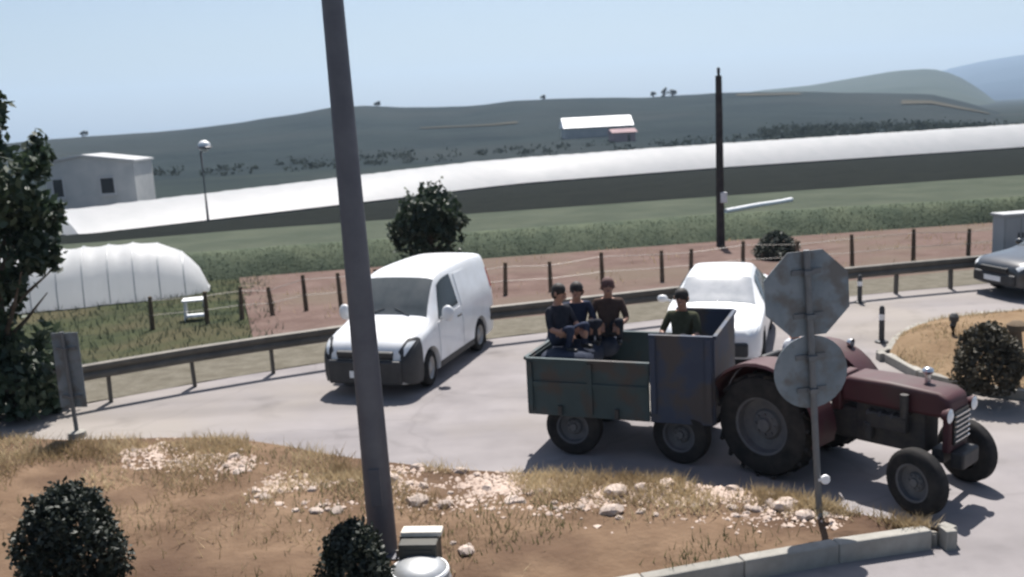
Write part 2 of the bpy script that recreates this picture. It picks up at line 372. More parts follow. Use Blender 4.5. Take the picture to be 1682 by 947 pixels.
# road surface
ribbon('road', [(-40, -6, 0), (45, -6, 0)], offset(RAIL, 0.25, 0.0), 120, 30, Mt['asphalt'])
SH0 = offset(RAIL, 0.26, 0.006); SH1 = offset(RAIL, 2.2, -0.04)
ribbon('gravel_shoulder', SH0, SH1, 120, 6, Mt['shoulder'], lambda p, t, u: 0.03 * nz(p, 1.7))

def pxline(pts, z):
    return [G(x, y, zz if False else z) for x, y in pts for zz in (z,)]
soil_far = [(-700, 530), (-200, 497), (130, 475), (400, 455), (800, 424), (1180, 396), (1682, 362), (2100, 332)]
L1 = smooth_line([G(x, y, -1.0) for x, y in soil_far], 140, 4)
SHa = offset(RAIL, 2.2, -0.05)
def cut(line, x0, x1): return [p for p in line if x0 <= p.x <= x1]
ribbon('rough_grass', resample(cut(SHa, -60, -4.6), 60), resample(cut(L1, -60, -9.3), 60), 60, 24, Mt['grassdark'], lambda p, t, u: -0.04 + 0.07 * nz(p, 0.6, 3.1) * min(1, t * 6) * min(1, (1 - t) * 6))
ribbon('soil_field', resample(cut(SHa, -5.3, 60), 90), resample(cut(L1, -10.6, 60), 90), 90, 36, Mt['soil'], lambda p, t, u: (0.06 * nz(p, 0.8, 5.3) + 0.035 * math.sin(t * 95)) * min(1, t * 6) * min(1, (1 - t) * 6))
L1b = [p - Vector((0, 0, 0.05)) for p in L1]
crest_px = [(-700, 478), (-200, 445), (130, 428), (400, 408), (800, 378), (1180, 350), (1682, 322), (2100, 292)]
L2 = smooth_line([G(x, y, -0.12) for x, y in crest_px], 140, 4)
ribbon('grass_bank', L1b, L2, 160, 12, Mt['bank'], lambda p, t, u: (0.28 + 0.12 * nz(p, 0.7, 1.7)) * math.sin(math.pi * t))
top_px = [(-700, 440), (-200, 412), (130, 400), (400, 377), (800, 349), (1180, 322), (1682, 287), (2100, 258)]
L3 = smooth_line([G(x, y, -0.25) for x, y in top_px], 140, 4)
ribbon('bank_top', [p - Vector((0, 0, 0.01)) for p in L2], L3, 160, 12, Mt['banktop'], lambda p, t, u: 0.1 * nz(p, 0.4, 2.2) * math.sin(math.pi * t))
gh_px = [(-700, 472), (-200, 424), (110, 391), (340, 364), (580, 336), (840, 304), (1180, 277), (1682, 243), (2100, 212)]
L4 = smooth_line([G(x, y, -3.0) for x, y in gh_px], 140, 4)
ribbon('crop_field', [p - Vector((0, 0, 0.02)) for p in L3], L4, 160, 40, Mt['crop'], lambda p, t, u: 0.16 * nz(p, 0.5, 4.2) * math.sin(math.pi * t))
# plain and hills behind: rings around the viewpoint
ridge = [(-500, 300), (-200, 262), (0, 236), (100, 227), (200, 220), (300, 213), (400, 200), (480, 188), (540, 177), (600, 173), (660, 176), (760, 175), (840, 166), (900, 162), (1000, 160), (1060, 160), (1180, 152), (1300, 150), (1420, 152), (1530, 154), (1600, 172), (1682, 196), (1800, 200), (2100, 190)]
def prof(pts):
    a = []
    for x, y in pts:
        d = ray(x, y); a.append((math.atan2(d.x, d.y), d.z / math.hypot(d.x, d.y)))
    xs, zs = zip(*a)
    return lambda th: float(np.interp(th, xs, zs))
ridge_e = prof(ridge)
def hill_z(th, r, rr=520.0, r0=190.0, rise=None):
    t = min(1.0, max(0.0, (r - r0) / (rr - r0)))
    top = CAM_H + ridge_e(th) * rr
    k = t ** 1.35
    z = -3.0 + (top + 3.0) * k
    if r > rr: z = top - (r - rr) * 0.10
    x, y = r * math.sin(th), r * math.cos(th)
    w = math.sin(math.pi * t) if r <= rr else 0
    z += w * 1.6 * mnoise.noise(Vector((x * 0.012, y * 0.012, 0))) + w * 0.5 * mnoise.noise(Vector((x * 0.05, y * 0.05, 3)))
    if t > 0.95: z += 0.35 * mnoise.noise(Vector((x * 0.06, y * 0.06, 7)))
    return z
def ring_mesh(name, th0, th1, nth, rs, zf, material):
    ths = np.linspace(th0, th1, nth); vs = np.array([(r * math.sin(t), r * math.cos(t), zf(t, r)) for t in ths for r in rs]); n = len(rs)
    fs = np.array([(i * n + j, i * n + j + 1, (i + 1) * n + j + 1, (i + 1) * n + j) for i in range(nth - 1) for j in range(n - 1)])
    me = np_mesh(name, vs, fs); me.flip_normals() if me.polygons[0].normal.z < 0 else None
    return tag(link(name, me, material, None, True), kind='structure')
ring_mesh('plain', -1.15, 1.15, 120, [62, 80, 100, 130, 160, 191], lambda t, r: -3.12 + 0.02 * math.sin(r), Mt['plain'])
ring_mesh('hill', -1.15, 1.15, 330, list(np.linspace(189.9, 520, 46)) + [540, 580, 650, 780], lambda t, r: hill_z(t, r) - (0.1 if r < 191 else 0), Mt['hill'])
farhill_e = prof([(-500, 330), (900, 190), (1150, 162), (1250, 148), (1330, 140), (1400, 128), (1470, 116), (1530, 112), (1570, 122), (1610, 146), (1650, 178), (1720, 186), (2100, 190)])
def far_z(e, r0, rr, base=-8):
    def f(t, r):
        k = min(1, max(0, (r - r0) / (rr - r0))); top = CAM_H + e(t) * rr
        z = base + (top - base) * k ** 1.2
        if r > rr: z = top - (r - rr) * 0.2
        return z + (1 - abs(2 * k - 1)) * rr * 0.004 * mnoise.noise(Vector((r * math.sin(t) / rr * 14, r * math.cos(t) / rr * 14, rr)))
    return f
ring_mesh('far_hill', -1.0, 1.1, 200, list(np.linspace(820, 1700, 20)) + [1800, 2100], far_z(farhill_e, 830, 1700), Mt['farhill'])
mount_e = prof([(-500, 330), (1000, 200), (1300, 166), (1430, 150), (1500, 130), (1560, 112), (1620, 99), (1682, 89), (1760, 78), (1900, 85), (2100, 120), (2600, 150)])
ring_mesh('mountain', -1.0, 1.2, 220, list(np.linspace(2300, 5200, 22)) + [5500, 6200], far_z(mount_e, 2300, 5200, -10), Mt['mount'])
# pale stubble fields lying on the hill
def hill_patch(name, th0, th1, r0, r1):
    rs = np.linspace(r0, r1, 6)
    return ring_mesh(name, th0, th1, 24, list(rs), lambda t, r: hill_z(t, r) + 0.35, Mt['palefield'])
hill_patch('stubble_field', theta(1210), theta(1315), 478, 500)
hill_patch('stubble_field', theta(1480), theta(1625), 400, 440)
hill_patch('stubble_field', theta(690), theta(850), 350, 366)

# ------------------------------------------------------------------ verge with kerb
vfar_px = [(-900, 660), (-300, 692), (0, 711), (125, 716), (260, 712), (380, 711), (470, 724), (560, 741), (740, 762), (900, 770), (1050, 778), (1200, 792), (1340, 820), (1480, 846), (1545, 858)]
KERB_Z = 0.20
VF = [G(x, y, KERB_Z) for x, y in vfar_px]
tip = G(1572, 868, KERB_Z)
ka = G(1350, 898, KERB_Z); kb = G(1080, 947, KERB_Z); kd = (kb - ka).normalized()
VN = [kb + kd * 14, kb + kd * 7, kb, ka, G(1480, 878, KERB_Z), G(1548, 868, KERB_Z)]
VF_s = smooth_line(VF, 160, 2); VN_s = smooth_line(VN, 160, 2)
inF = offset(VF_s, -0.1); inN = offset(VN_s, 0.1)
def verge_bump(p, t, u):
    e = min(1, t * 9) * min(1, (1 - t) * 9)
    return -0.025 + e * (0.07 * nz(p, 0.9, 8.8) + 0.035 * nz(p, 2.7, 1.1) + 0.09 * math.sin(math.pi * t) * (1 - u))
verge = ribbon('verge', inF, inN, 220, 70, Mt['dirt'], verge_bump)
kerb = empty('kerb', (0, 0, 0), kind='structure')
def kerb_run(line, h, parent, ln=0.98, w=0.14, z0=-0.04, name='kerb_stone', inward=1):
    tot = sum((b - a).length for a, b in zip(line, line[1:])); n = max(2, int(tot / ln)); q = resample(line, n + 1)
    me = None
    for a, b in zip(q, q[1:]):
        L = (b - a).length
        if me is None:
            m = MB(); m.box((0, 0, 0), (1, w, h - z0)); me = m.mesh(name); me.materials.append(Mt['kerb'])
        o = bpy.data.objects.new(name, me); COL.objects.link(o); o.parent = parent
        d = (b - a).normalized(); c = (a + b) / 2
        o.location = (c.x, c.y, (h + z0) / 2 + random.uniform(-0.004, 0.004)); o.rotation_euler = (0, 0, math.atan2(d.y, d.x) + random.uniform(-0.01, 0.01)); o.scale = (L - 0.007, 1, 1)
        bv = o.modifiers.new('bevel', 'BEVEL'); bv.width = 0.018; bv.segments = 2
nose = smooth_line([VN_s[-1], tip, VF_s[-1]], 12, 1)
kerb_run(offset(VN_s, 0.07)[:-1], KERB_Z, kerb)
kerb_run(offset(VF_s, -0.07), 0.13, kerb)
kerb_run(nose, KERB_Z, kerb, 0.28)

# splitter island on the right
it_px = [(1452, 572), (1468, 548), (1500, 530), (1560, 516), (1640, 508), (1720, 503), (1900, 495), (2200, 480)]
ib_px = [(1452, 580), (1490, 604), (1560, 626), (1620, 636), (1700, 643), (1800, 655), (1950, 668), (2300, 690)]
IT = smooth_line([G(x, y, 0.14) for x, y in it_px], 60, 2); IB = smooth_line([G(x, y, 0.14) for x, y in ib_px], 60, 2)
ribbon('traffic_island', offset(IT, -0.1), offset(IB, 0.1), 80, 24, Mt['dirt2'], lambda p, t, u: -0.02 + (0.30 * math.sin(math.pi * t) + 0.05 * nz(p, 1.5)) * min(1, u * 5))
kerb2 = empty('kerb', (0, 0, 0), kind='structure')
kerb_run(offset(IT, -0.07), 0.14, kerb2); kerb_run(offset(IB, 0.07), 0.14, kerb2)
kerb_run(smooth_line([IT[0], (IT[0] + IB[0]) / 2 + Vector((-0.1, 0, 0)), IB[0]], 6, 1), 0.14, kerb2, 0.3)

from mathutils.bvhtree import BVHTree
def bvh_of(o):
    me = o.data; return BVHTree.FromPolygons([v.co.copy() for v in me.vertices], [tuple(p.vertices) for p in me.polygons])
TREES = {n: bvh_of(bpy.data.objects[n]) for n in ('verge', 'traffic_island', 'soil_field', 'rough_grass', 'grass_bank', 'bank_top', 'gravel_shoulder')}
def drop(p, names=('verge', 'traffic_island', 'soil_field', 'rough_grass', 'gravel_shoulder'), default=0.0):
    best = default
    for n in names:
        h = TREES[n].ray_cast(Vector((p[0], p[1], 20)), Vector((0, 0, -1)))
        if h[0] is not None: return h[0].z
    return best
def on(p, names=('verge', 'traffic_island', 'soil_field', 'rough_grass', 'gravel_shoulder'), default=0.0, sink=0.0):
    return Vector((p[0], p[1], drop(p, names, default) - sink))

# ------------------------------------------------------------------ foliage helpers
def leaf_cloud(centers, size, normals=None, tilt=1.0, aspect=0.55):
    """bent leaf quads (two triangles-pairs) at the given points"""
    n = len(centers); a = rng.uniform(0, 2 * np.pi, n); z = rng.uniform(-1, 1, n)
    u = np.stack([np.cos(a) * np.sqrt(1 - z * z), np.sin(a) * np.sqrt(1 - z * z), z * tilt], 1); u /= np.linalg.norm(u, axis=1)[:, None]
    w = rng.normal(size=(n, 3)); w -= (w * u).sum(1)[:, None] * u; w /= np.linalg.norm(w, axis=1)[:, None]
    s = (size * rng.uniform(0.6, 1.35, n))[:, None]
    c = np.asarray(centers)
    nrm = np.cross(u, w)
    v = np.stack([c - u * s * 0.5, c + w * s * aspect * 0.5 + nrm * s * 0.08, c + u * s * 0.5, c - w * s * aspect * 0.5 + nrm * s * 0.08], 1).reshape(-1, 3)
    return v, np.arange(4 * n).reshape(-1, 4)
def clump_points(n, lobes, shell=0.45):
    """points in ellipsoid lobes [(c, r3)], denser toward the surface, gathered in sprigs"""
    vol = np.array([l[1][0] * l[1][1] * l[1][2] for l in lobes]) ** 0.7; vol /= vol.sum(); out = []
    for (c, r), p in zip(lobes, vol):
        k = max(20, int(n * p)); nc = max(6, k // 22)
        d = rng.normal(size=(nc, 3)); d /= np.linalg.norm(d, axis=1)[:, None]
        rad = (shell + (1 - shell) * rng.random(nc) ** 0.5) * rng.uniform(0.82, 1.12, nc)
        cen = d * rad[:, None]
        idx = rng.integers(0, nc, k)
        pts = cen[idx] + rng.normal(size=(k, 3)) * 0.13
        out.append(pts * np.array(r) + np.array(c))
    return np.concatenate(out)
def rough_lobes(rx, ry, rz, cz, n, spread=0.62):
    L = [((0, 0, cz), (rx * 0.72, ry * 0.72, rz * 0.78))]
    for i in range(n):
        d = rng.normal(size=3); d /= np.linalg.norm(d); d[2] = abs(d[2]) * 1.0 - 0.3
        L.append(((d[0] * rx * spread, d[1] * ry * spread, cz + d[2] * rz * spread), tuple(np.array((rx, ry, rz)) * rng.uniform(0.28, 0.45))))
    return L
def branch_mb(height, r0, spread, n, lean=(0, 0)):
    m = MB(); top = Vector((lean[0], lean[1], height))
    pts = [Vector((0, 0, -0.08)), Vector((lean[0] * 0.2 + 0.02, lean[1] * 0.2, height * 0.3)), Vector((lean[0] * 0.6 - 0.03, lean[1] * 0.6 + 0.03, height * 0.65)), top]
    m.tube(pts, [r0 * 1.25, r0, r0 * 0.7, r0 * 0.25], 8)
    for i in range(n):
        t = random.uniform(0.22, 0.8); a = i * 2.4 + random.uniform(-0.4, 0.4)
        b = pts[0].lerp(top, t); e = b + Vector((math.cos(a) * spread * random.uniform(0.5, 0.95), math.sin(a) * spread * random.uniform(0.5, 0.95), height * random.uniform(0.1, 0.3)))
        mid = (b + e) / 2 + Vector((0, 0, 0.06 * height * random.uniform(-0.3, 0.8)))
        m.tube([b, mid, e], [r0 * 0.45, r0 * 0.3, r0 * 0.08], 6)
    return m
def tree(name, loc, height, rx, rz, cz, leaves, size, material, label, cat='tree', group=None, trunk_r=0.09, lobes=9, spread=0.62, rot=0, lowlobes=None, trunk_h=None, shell=0.45):
    t = empty(name, loc, rot, label, cat, group)
    branch_mb(trunk_h or height * 0.8, trunk_r, rx * 0.8, 9).build('trunk', Mt['bark'], t, True)
    L = rough_lobes(rx, rx, rz, cz, lobes, spread)
    if lowlobes: L += lowlobes
    v, f = leaf_cloud(clump_points(leaves, L, shell), size)
    v[:, 2] = np.maximum(v[:, 2], 0.02)
    link('crown', np_mesh('crown', v, f), material, t)
    return t
def blades(points, h, w, lean=0.35):
    n = len(points); a = rng.uniform(0, 2 * np.pi, n); hh = h * rng.uniform(0.45, 1.3, n); ww = w * rng.uniform(0.6, 1.3, n)
    la = rng.uniform(0, 2 * np.pi, n); ll = hh * lean * rng.uniform(0.2, 1.6, n)
    p = np.asarray(points); s = np.stack([np.cos(a), np.sin(a), np.zeros(n)], 1) * ww[:, None] / 2
    t = p + np.stack([np.cos(la) * ll, np.sin(la) * ll, hh], 1)
    v = np.stack([p - s, p + s, t], 1).reshape(-1, 3)
    return v, np.arange(3 * n).reshape(-1, 3)

# ------------------------------------------------------------------ long greenhouses in the plain
def path_at(line, t):
    return resample(line, 401)[int(max(0, min(400, round(t * 400))))]
GHL = resample(L4, 600)
def tunnel(name, a, b, w, h, label, group=None, hoops=14, end_a=True, end_b=True, wave=0.06, flat=1.0, round_end=0.0):
    a = Vector(a); b = Vector(b); d = (b - a); L = d.length; rz = math.atan2(d.y, d.x)
    t = empty(name, a, rz, label, 'greenhouse', group)
    m = MB(); nh = hoops * 3 + 1; ns = 18; vs = []; fs = []
    pitch = (b.z - a.z) / L
    def end_k(x):
        e = max(0.0, (x - (L - round_end)) / round_end) if round_end else 0.0
        return math.sqrt(max(0.02, 1 - e ** 2.2))
    for i in range(nh):
        x = L * i / (nh - 1); sag = 0.0 if i % 3 == 0 else -wave
        for j in range(ns + 1):
            an = math.pi * j / ns
            cy = math.cos(an); sy = 1 - abs(cy) ** 1.9 if not round_end else max(0.0, math.sin(an)) ** 0.75
            k = 1 + (sag + random.uniform(-0.01, 0.01)) / h
            if round_end: k *= end_k(x)
            vs.append((x, -cy * w / 2 * k, sy * h * k * flat + x * pitch))
    for i in range(nh - 1):
        for j in range(ns): fs.append((i * (ns + 1) + j, (i + 1) * (ns + 1) + j, (i + 1) * (ns + 1) + j + 1, i * (ns + 1) + j + 1))
    if end_a: fs.append(tuple(range(ns + 1)))
    if end_b: fs.append(tuple((nh - 1) * (ns + 1) + k for k in range(ns, -1, -1)))
    m.add(vs, fs); m.build('film', Mt['plastic'], t, True, R(50))
    for i in range(0, hoops + 1 if round_end else 0):
        x = L * i / hoops; hm = MB()
        hm.tube([(x, -math.cos(math.pi * j / 12) * (w / 2 + 0.01) * end_k(x), (1 - abs(math.cos(math.pi * j / 12)) ** 1.9 if not round_end else max(0, math.sin(math.pi * j / 12)) ** 0.75) * (h + 0.01) * flat * end_k(x) + x * pitch) for j in range(13)], 0.018, 6)
        hm.build('hoop', Mt['hoop'], t, True)
    bm_ = MB(); bm_.box((L / 2, -w / 2 - 0.05, 0.02 + L / 2 * pitch), (L, 0.08, 0.3)); bm_.build('base_board', Mt['foilbase'], t)
    return t
def theta_p(p): return math.atan2(p.x, p.y)
def long_greenhouse():
    t0, t1 = theta(112, 300), theta(2050, 300)
    path = resample([p for p in GHL if t0 <= theta_p(p) <= t1], 241)
    o = path[0].copy(); t = empty('greenhouse', o, 0, 'very long white plastic greenhouse stretching across the plain below the hill', 'greenhouse')
    w, ns, vs, fs = 14.0, 20, [], []
    for i, p in enumerate(path):
        d = (path[min(i + 1, 240)] - path[max(i - 1, 0)]).normalized(); nn = Vector((-d.y, d.x, 0))
        u = (theta_p(p) - t0) / (theta(1682, 300) - t0); h = float(np.interp(u, (0, .3, .5, 1), (1.75, 2.35, 2.85, 3.1))) + .05 * mnoise.noise(Vector((i * .21, 0, 0))) + (.035 if i % 3 == 0 else 0)
        for j in range(ns + 1):
            c = -math.cos(math.pi * j / ns); q = p - o + nn * (c * w / 2 + w / 2 - .6)
            vs.append(q + Vector((0, 0, h * (1 - abs(c) ** 2.0) + .03 * mnoise.noise(Vector((i * .6, j * .7, 2))))))
    for i in range(240):
        for j in range(ns): a_ = i * (ns + 1) + j; fs.append((a_, a_ + ns + 1, a_ + ns + 2, a_ + 1))
    fs += [tuple(range(ns + 1)), tuple(240 * (ns + 1) + k for k in range(ns, -1, -1))]
    m = MB(); m.add(vs, fs); m.build('film', Mt['plastic'], t, True, R(50))
    m = MB()
    for k in range(0, 240, 8):
        a_, b_ = path[k] - o, path[min(k + 8, 240)] - o; d = (b_ - a_).normalized(); nn = Vector((-d.y, d.x, 0))
        m.box((a_ + b_) / 2 - nn * .66 + Vector((0, 0, .05)), ((b_ - a_).length, .08, .34), rot=Matrix.Rotation(math.atan2(d.y, d.x), 3, 'Z'))
    m.build('base_board', Mt['foilbase'], t)
long_greenhouse()
# nearer tunnel on the left
na = G(-70, 514, -0.55); nb = G(352, 474, -0.55)
na.z = min(drop(na + Vector((0, k, 0)), default=-0.8) for k in (0, 1.7, 3.4)) - 0.04; nb.z = min(drop(nb + Vector((-.7, k, 0)), default=-0.8) for k in (0, 1.7, 3.4)) - 0.04
tb = tunnel('greenhouse', na + Vector((0, 1.7, 0)), nb + Vector((-.7, 1.7, 0)), 3.3, 1.95, 'low white plastic tunnel with rounded end behind the guard rail, next to the leafy tree', hoops=9, wave=0.05, round_end=2.2)

# ------------------------------------------------------------------ house, sheds, lamp, pole on the plain
def house():
    c = D(172, 330, 97); t = empty('house', (c.x, c.y, -3.12), R(6), 'small flat grey-white house with one dark window behind the long greenhouse', 'house')
    W, Dp, H = 8.4, 7.0, 6.0
    m = MB(); m.prism([(-W / 2, 0), (W / 2, 0), (W / 2, H - 0.5), (-0.6, H + 0.25), (-W / 2, H - 0.25)], -Dp / 2, Dp / 2); m.build('wall', Mt['wall'], t)
    m = MB(); m.add([(-W / 2 - .2, -Dp / 2 - .2, H - .24), (-.6, -Dp / 2 - .2, H + .27), (W / 2 + .2, -Dp / 2 - .2, H - .5), (W / 2 + .2, -Dp / 2 - .2, H - .32), (-.6, -Dp / 2 - .2, H + .45), (-W / 2 - .2, -Dp / 2 - .2, H - .06),
                     (-W / 2 - .2, Dp / 2 + .2, H - .24), (-.6, Dp / 2 + .2, H + .27), (W / 2 + .2, Dp / 2 + .2, H - .5), (W / 2 + .2, Dp / 2 + .2, H - .32), (-.6, Dp / 2 + .2, H + .45), (-W / 2 - .2, Dp / 2 + .2, H - .06)],
                    [(0, 1, 4, 5), (1, 2, 3, 4), (6, 11, 10, 7), (7, 10, 9, 8), (5, 4, 10, 11), (4, 3, 9, 10), (0, 6, 7, 1), (1, 7, 8, 2), (0, 5, 11, 6), (2, 8, 9, 3)])
    m.build('roof', Mt['roofgrey'], t)
    for x, z, w, h in ((1.55, 3.3, 1.25, 1.5), (-3.1, 3.3, 0.9, 1.7)):
        wi = MB(); wi.box((x, -Dp / 2 - 0.03, z), (w, 0.1, h)); wo = wi.build('window', Mt['windowdark'], t)
        f = MB()
        for sx in (-1, 1): f.box((x + sx * (w / 2 + .06), -Dp / 2 - .05, z), (0.12, 0.16, h + .24))
        for sz in (-1, 1): f.box((x, -Dp / 2 - .05, z + sz * (h / 2 + .06)), (w, 0.15, 0.12))
        f.build('frame', Mt['roofgrey'], wo)
        s = MB(); s.box((x, -Dp / 2 - .1, z - h / 2 - .18), (w + .4, .3, .1)); s.build('sill', Mt['roofgrey'], wo)
house()
def shed(px, py, dist, w, dp, h, roofm, wallm, label, roofh, rz=0.0):
    c = D(px, py, dist); th = math.atan2(c.x, c.y); r = math.hypot(c.x, c.y)
    zb = hill_z(th, r) if r > 191 else -3.1
    t = empty('farm_shed', (c.x, c.y, zb - 0.4), rz, label, 'shed')
    m = MB(); m.box((0, 0, h / 2), (w, dp, h)); m.build('wall', wallm, t)
    m = MB(); m.prism([(-dp / 2 - .5, h - .1), (dp / 2 + .5, h - .1), (0, h + roofh)], -w / 2 - .5, w / 2 + .5, 'X'); m.build('roof', roofm, t)
    d = MB(); d.box((w * 0.2, -dp / 2 - .05, h * 0.38), (w * .12, .2, h * .75)); d.build('door', Mt['windowdark'], t)
shed(980, 232, 260, 18.0, 9, 3.0, Mt['shedroof'], Mt['wall'], 'long low shed with bright white roof on the hillside', 2.6, R(3))
shed(1022, 238, 236, 5.5, 5, 2.6, Mt['pinkwall'], Mt['pinkwall'], 'small pinkish shed beside the white roofed shed', 0.8, R(8))

def street_lamp():
    b = G(343, 372, -3.0); b = Vector((b.x, b.y, -3.05))
    t = empty('street_lamp', b, 0, 'thin street lamp with white head standing before the long greenhouse', 'street lamp')
    m = MB(); m.tube([(0, 0, 0), (0, 0, 6.2), (0.15, -0.1, 6.5), (0.5, -0.5, 6.62)], [0.14, 0.09, 0.06, 0.05], 8); m.build('pole', Mt['polepaint'], t, True)
    m = MB(); m.sphere((0.5, -0.5, 6.6), (0.62, 0.62, 0.16), 12, 6); m.build('shade', Mt['polepaint'], t, True)
    m = MB(); m.sphere((0.5, -0.5, 6.72), (0.5, 0.5, 0.46), 12, 8); m.build('globe', Mt['reflector'], t, True)
street_lamp()
def utility_pole():
    b = G(1184, 411, -1.0); b.z = drop(b) - 0.1
    t = empty('utility_pole', b, 0, 'dark wooden utility pole standing in the reddish soil field', 'utility pole')
    H = (D(1180, 124, b.y).z - b.z)
    m = MB(); m.tube([(0, 0, 0), (0, 0, H * 0.5), (0.0, 0, H)], [0.17, 0.145, 0.12], 10); m.build('pole', Mt['woodpole'], t, True)
    m = MB(); m.tube([(0, 0, H - .02), (0, 0, H + .12)], [0.05, 0.05], 8); m.lathe([(0.0, H + .1), (.07, H + .12), (.05, H + .2), (.075, H + .22), (.04, H + .3), (0, H + .31)], 10, 'Z'); m.build('insulator', Mt['blackplastic'], t, True)
    m = MB(); m.box((0.1, -0.16, 2.0), (0.24, 0.14, 0.4)); m.build('junction_box', Mt['whiteplastic'], t, bevel=.02)
utility_pole()
# pale irrigation pipe on the bank, beside the pole
pa = G(1192, 352, -0.2); pb = G(1300, 331, -0.2)
def bank_on(p): return on(p, ('bank_top', 'grass_bank', 'soil_field'), -0.3)
pp = [bank_on(pa.lerp(pb, k / 6)) + Vector((0, 0, 0.08)) for k in range(7)]
m = MB(); m.tube(pp, 0.11, 10); tag(m.build('irrigation_pipe', Mt['whiteplastic'], None, True), 'pale irrigation pipe lying on the grass bank behind the utility pole', 'pipe')

# ------------------------------------------------------------------ guard rail
def guard_rail():
    t = empty('guard_rail', (0, 0, 0), 0, 'dull metal guard rail on short posts along the far road edge', 'guard rail')
    line = [p for p in RAIL if -34 < p.x < 33]
    tot = sum((b - a).length for a, b in zip(line, line[1:])); n = int(tot / 1.36); q = resample(line, n + 1)
    prof_ = [(-0.02, 0.14), (0.035, 0.115), (0.045, 0.07), (0.035, 0.04), (0.0, 0.0), (0.035, -0.04), (0.045, -0.07), (0.035, -0.115), (-0.02, -0.14)]
    post = MB(); post.box((0, 0.06, 0.33), (0.055, 0.10, 0.74)); post.box((0, 0.005, 0.60), (0.05, 0.05, 0.2)); pme = post.mesh('post'); pme.materials.append(Mt['rail'])
    for i, p in enumerate(q):
        d = (q[min(i + 1, n)] - q[max(i - 1, 0)]).normalized()
        o = bpy.data.objects.new('post', pme); COL.objects.link(o); o.parent = t; o.location = p; o.rotation_euler = (R(random.uniform(-1, 1)), R(random.uniform(-1.2, 1.2)), math.atan2(d.y, d.x))
    for k in range(0, n, 3):
        seg = q[k:min(k + 4, n + 1)]
        if len(seg) < 2: continue
        vs = []; fs = []; np_ = len(prof_)
        for back in (0, 1):
            for i, p in enumerate(seg):
                d = (seg[min(i + 1, len(seg) - 1)] - seg[max(i - 1, 0)]).normalized(); nn = Vector((d.y, -d.x, 0))
                e = d * (0.06 if i == len(seg) - 1 else 0)
                for (o_, z) in prof_:
                    vs.append(p + e + nn * (o_ + 0.06 - back * 0.006 + 0.004 * (k % 2)) + Vector((0, 0, 0.60 + z)))
        S = len(seg) * np_
        for i in range(len(seg) - 1):
            for j in range(np_ - 1):
                a = i * np_ + j; fs.append((a, a + np_, a + np_ + 1, a + 1)); fs.append((S + a, S + a + 1, S + a + np_ + 1, S + a + np_))
            a = i * np_; fs.append((a, S + a, S + a + np_, a + np_)); a += np_ - 1; fs.append((a, a + np_, S + a + np_, S + a))
        mm = MB(); mm.add(vs, fs); mm.build('beam', Mt['rail'], t, True, R(40))
guard_rail()

# field fence behind the rail
def fence():
    t = empty('field_fence', (0, 0, 0), 0, 'wire fence on weathered wooden posts along the reddish field', 'fence')
    base_px = [(250, 536), (340, 526), (397, 519), (448, 514), (503, 507), (560, 502), (620, 498), (700, 492), (770, 488), (830, 484), (905, 478), (990, 472), (1088, 463), (1135, 459), (1220, 452), (1310, 446), (1400, 440), (1500, 432), (1590, 424), (1700, 415), (1800, 408)]
    tops = []
    for x, y in base_px:
        p = G(x, y, -0.3); p = on(p)
        h = random.uniform(0.78, 0.98); lx, ly = random.uniform(-.05, .05), random.uniform(-.05, .05)
        m = MB(); m.tube([p - Vector((0, 0, .1)), p + Vector((lx * .5, ly * .5, h * .5)), p + Vector((lx, ly, h))], [0.065, 0.06, 0.05], 7); m.build('post', Mt['postwood'], t, True)
        tops.append((p, Vector((lx, ly, h))))
    for fr in (0.45, 0.88):
        m = MB(); m.tube([p + v * fr + Vector((0, -0.062, 0)) for p, v in tops], 0.008, 5); m.build('wire', Mt['wire'], t)
fence()

# ------------------------------------------------------------------ signs and lighting column
def tilt(o, top_px, height):
    pass
def sign_right():
    b = G(1346, 842, 0.2); b = on(b, ('verge',), 0.18, 0.05)
    H = 2.78; topx = D(1324, 418, b.y); lean = math.atan2(topx.x - b.x, H)
    t = empty('road_sign', b, 0, 'leaning grey back of an octagonal sign with a round sign below, before the tractor', 'road sign')
    t.rotation_euler = (0, lean, R(4))
    m = MB(); m.tube([(0, 0, 0), (0, 0, H)], 0.034, 10); m.build('post', Mt['signpost'], t, True)
    R8 = 0.46; m = MB(); m.prism([(math.cos(R(22.5 + 45 * k)) * R8, H - 0.44 + math.sin(R(22.5 + 45 * k)) * R8) for k in range(8)], 0.04, 0.052); m.build('octagonal_plate', Mt['signback'], t)
    m = MB(); m.prism([(math.cos(R(22.5 + 45 * k)) * (R8 - .02), H - 0.44 + math.sin(R(22.5 + 45 * k)) * (R8 - .02)) for k in range(8)], 0.054, 0.057); m.build('octagonal_face', Mt['signred'], t)
    m = MB(); m.prism([(math.cos(R(10 * k)) * 0.375, H - 1.24 + math.sin(R(10 * k)) * 0.375) for k in range(36)], 0.04, 0.052); m.build('round_plate', Mt['signback'], t)
    m = MB(); m.prism([(math.cos(R(10 * k)) * 0.36, H - 1.24 + math.sin(R(10 * k)) * 0.36) for k in range(36)], 0.054, 0.057); m.build('round_face', Mt['signwhite'], t)
    for z in (H - .22, H - .66, H - 1.08, H - 1.42):
        m = MB(); m.box((0, 0.032, z), (0.30, 0.012, 0.05)); m.box((0, -0.01, z), (0.09, 0.09, 0.045)); m.build('clamp', Mt['signpost'], t)
    m = MB(); m.lathe([(0, -.055), (.045, -.055), (.05, -.045), (.05, -.03), (0, -.03)], 16, 'Y', (0.065, 0, 0.42)); m.box((0.03, -0.02, 0.42), (0.07, 0.03, 0.03)); m.build('reflector', Mt['reflector'], t, True)
    m = MB(); m.lathe([(0, .0), (.11, .0), (.10, .05), (.05, .07), (0, .07)], 14, 'Z'); m.build('footing', Mt['kerb'], t, True)
sign_right()
